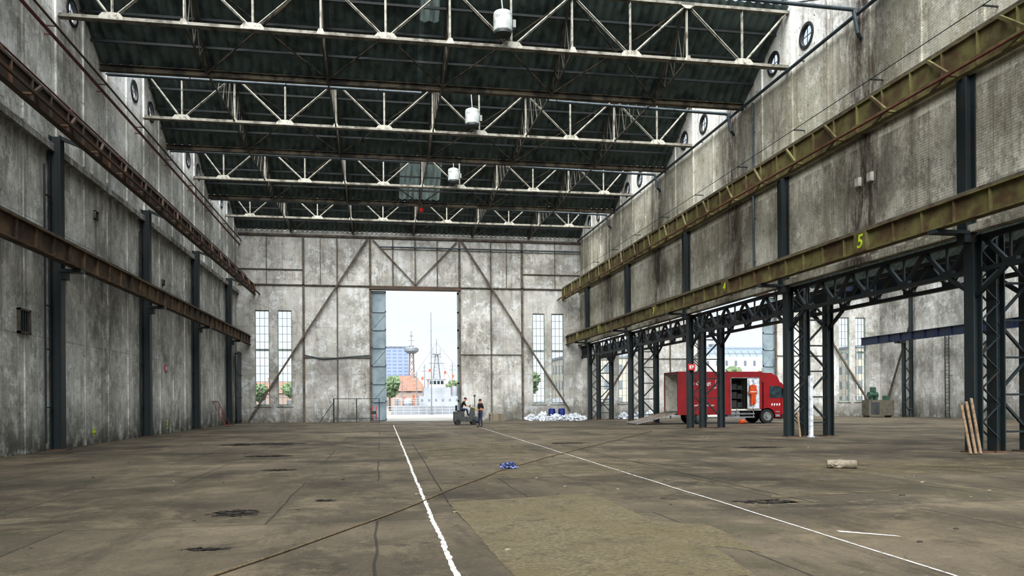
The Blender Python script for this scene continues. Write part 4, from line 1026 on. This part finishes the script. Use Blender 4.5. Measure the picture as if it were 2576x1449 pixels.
def building(name,x0,x1,y0,y1,h,mat,label,roof=None,rh=2):
    t=Thing(name,((x0+x1)/2,(y0+y1)/2,-.1),label,'building')
    w=(x1-x0)/2;d=(y1-y0)/2
    bm=BM();box(bm,-w,w,-d,d,0,h);t.part('facade',bm,mat)
    if roof=='gable':
        bm=BM();a=[bm.verts.new(p) for p in ((-w-.3,-d-.4,h-.1),(w+.3,-d-.4,h-.1),(w-2,0,h+rh),(-w+2,0,h+rh),(-w-.3,d+.4,h-.1),(w+.3,d+.4,h-.1))]
        for f in ((0,1,2,3),(3,2,5,4),(0,3,4),(1,5,2),(0,4,5,1)):bm.faces.new([a[i] for i in f])
        t.part('roof',bm,M_roof)
        bm=BM();box(bm,w*.3,w*.3+.8,-1,-.2,h,h+rh+.8);t.part('chimney',bm,M_brickb)
    elif roof=='curve':
        bm=BM()
        pr=[(-d*.96*math.cos(math.pi*k/10),h+rh*math.sin(math.pi*k/10)**.6) for k in range(11)]
        a=[bm.verts.new((-w*.94,y,z)) for y,z in pr];b=[bm.verts.new((w*.9,y,z)) for y,z in pr]
        for i in range(10):bm.faces.new((a[i],b[i],b[i+1],a[i+1]))
        bm.faces.new(a);bm.faces.new(b);t.part('glazed_roof',bm,M_glassroof)
        bm=BM();box(bm,-w*.3,-w*.1,-1,1,h+rh-.3,h+rh+.8);t.part('roof_plant',bm,M_shipdark)
    else:
        bm=BM();box(bm,-w-.2,w+.2,-d-.2,d+.2,h,h+.4);t.part('parapet',bm,M_shipdark)
    return t
building('office_block',-18,9.0,250,270,19.3,M_blueb,'tall blue-grey clad office block')
building('brick_warehouse',1.5,10.3,176,190,4.3,M_brickb,'low brick warehouse with orange tiled roof','gable',3.6)
building('white_apartment_block',68,92,160,180,11.3,M_whiteb,'white apartment block with curved glazed roof','curve',2.7)
building('brick_house',-45,-12,165,177,3.8,M_brickb,'brick quayside building with tiled roof','gable',2.4)
building('beige_apartment_block',33,52,135,148,9.5,M_beigeb,'beige apartment block with many windows')
building('beige_apartment_block',94,150,140,155,12,M_beigeb,'beige apartment block with balconies beyond the windows')
t=Thing('radar_tower',(9.5,238,-.1),'slender lattice tower with round observation platform','tower')
bm=BM()
for sx in (-1,1):
    for sy in (-1,1):beam(bm,(sx,sy,0),(sx*.5,sy*.5,19),.25,.25)
for k in range(9):
    z=k*2.1;w=1-.5*z/19;beam(bm,(-w,-w,z),(w,-w,z+2.1),.15,.15);beam(bm,(w,-w,z),(-w,-w,z+2.1),.15,.15)
t.part('lattice_shaft',bm,M_tower)
bm=BM();lathe(bm,[(1.2,16.6),(2.2,17.3),(2.2,18.1),(1.8,18.5)],16);t.part('platform',bm,M_shipdark)
bm=BM();beam(bm,(0,0,18.5),(0,0,23.5),.25,.25,(0,1,0));beam(bm,(-.9,0,20.6),(.9,0,20.6),.15,.15);beam(bm,(-.6,0,22),(.6,0,22),.3,.3);t.part('antenna',bm,M_shipdark)
def tree(x,y,h,r,z0=-.1):
    t=Thing('tree',(x,y,z0),'leafy green deciduous tree on the quay','tree','trees beyond the hall')
    bm=BM();prism(bm,(0,0,0),(0,0,h*.55),circ(.22,8),(0,1,0),circ(.12,8));t.part('trunk',bm,M_bark)
    bm=BM()
    for k in range(9):
        a=k*2.4;blob(bm,(math.cos(a)*r*.42*(k>0),math.sin(a)*r*.42*(k>0),h*.58+(k%3)*h*.11),(r*.42,r*.42,h*.18),.6,3.5,3,k+x)
    t.part('foliage',bm,M_leaf)
for a in ((1.8,152,6.8,2.4),(14.4,158,6.0,2.4),(-16,153,6.2,3.2),(-24,155,5.4,3),(-10,153,4.6,2.6),(26,153,7,3.6),(31,163,8,3.6),(36,155,6,3),(71.5,150,8.6,3.2),(80.5,150,9,3.2),(87.5,150,9,3.0),(92,128,7,3.2)):
    tree(*a)
# ------------------------------------------------------------------ light
w=bpy.data.worlds.new('World');S.world=w;w.use_nodes=True;nt=w.node_tree
bg=nt.nodes['Background'];tc=nt.nodes.new('ShaderNodeTexCoord');sep=nt.nodes.new('ShaderNodeSeparateXYZ');nt.links.new(tc.outputs['Generated'],sep.inputs[0])
mr=nt.nodes.new('ShaderNodeMapRange');mr.inputs['From Min'].default_value=0;mr.inputs['From Max'].default_value=.35;nt.links.new(sep.outputs['Z'],mr.inputs['Value'])
col=mixc(nt,mr.outputs['Result'],hx('e6edf7'),hx('d3e1f5'))
mp=nt.nodes.new('ShaderNodeMapping');mp.inputs['Scale'].default_value=(3,3,9);nt.links.new(tc.outputs['Generated'],mp.inputs[0])
col=mixc(nt,mth(nt,'MULTIPLY',nfac(nt,mp.outputs[0],1.5,6,.4,.7),.5),col,hx('f6f8fb'))
nt.links.new(col,bg.inputs['Color']);bg.inputs['Strength'].default_value=.9
sun=bpy.data.lights.new('sky_sun','SUN');sun.energy=10;sun.angle=R(75);sun.color=(1,.99,.965)
so=bpy.data.objects.new('sky_sun',sun);so.rotation_euler=Vector((-.18,-.62,.8)).to_track_quat('Z','Y').to_euler();so.location=(0,0,40);COL.objects.link(so)
# ------------------------------------------------------------------ camera
cam=bpy.data.cameras.new('camera');co=bpy.data.objects.new('camera',cam);COL.objects.link(co)
cam.sensor_width=36;cam.lens=27.04;cam.shift_y=.1107;cam.clip_end=2000
co.matrix_world=Matrix.Translation((0,0,1.6))@Matrix.Rotation(R(-9.71),4,'Z')@Matrix.Rotation(R(90),4,'X')@Matrix.Rotation(R(-.4),4,'Z')
S.camera=co
S.view_settings.view_transform='Standard'
try: S.view_settings.look='Medium High Contrast'
except Exception as e: print('look',e)
S.view_settings.exposure=0.18
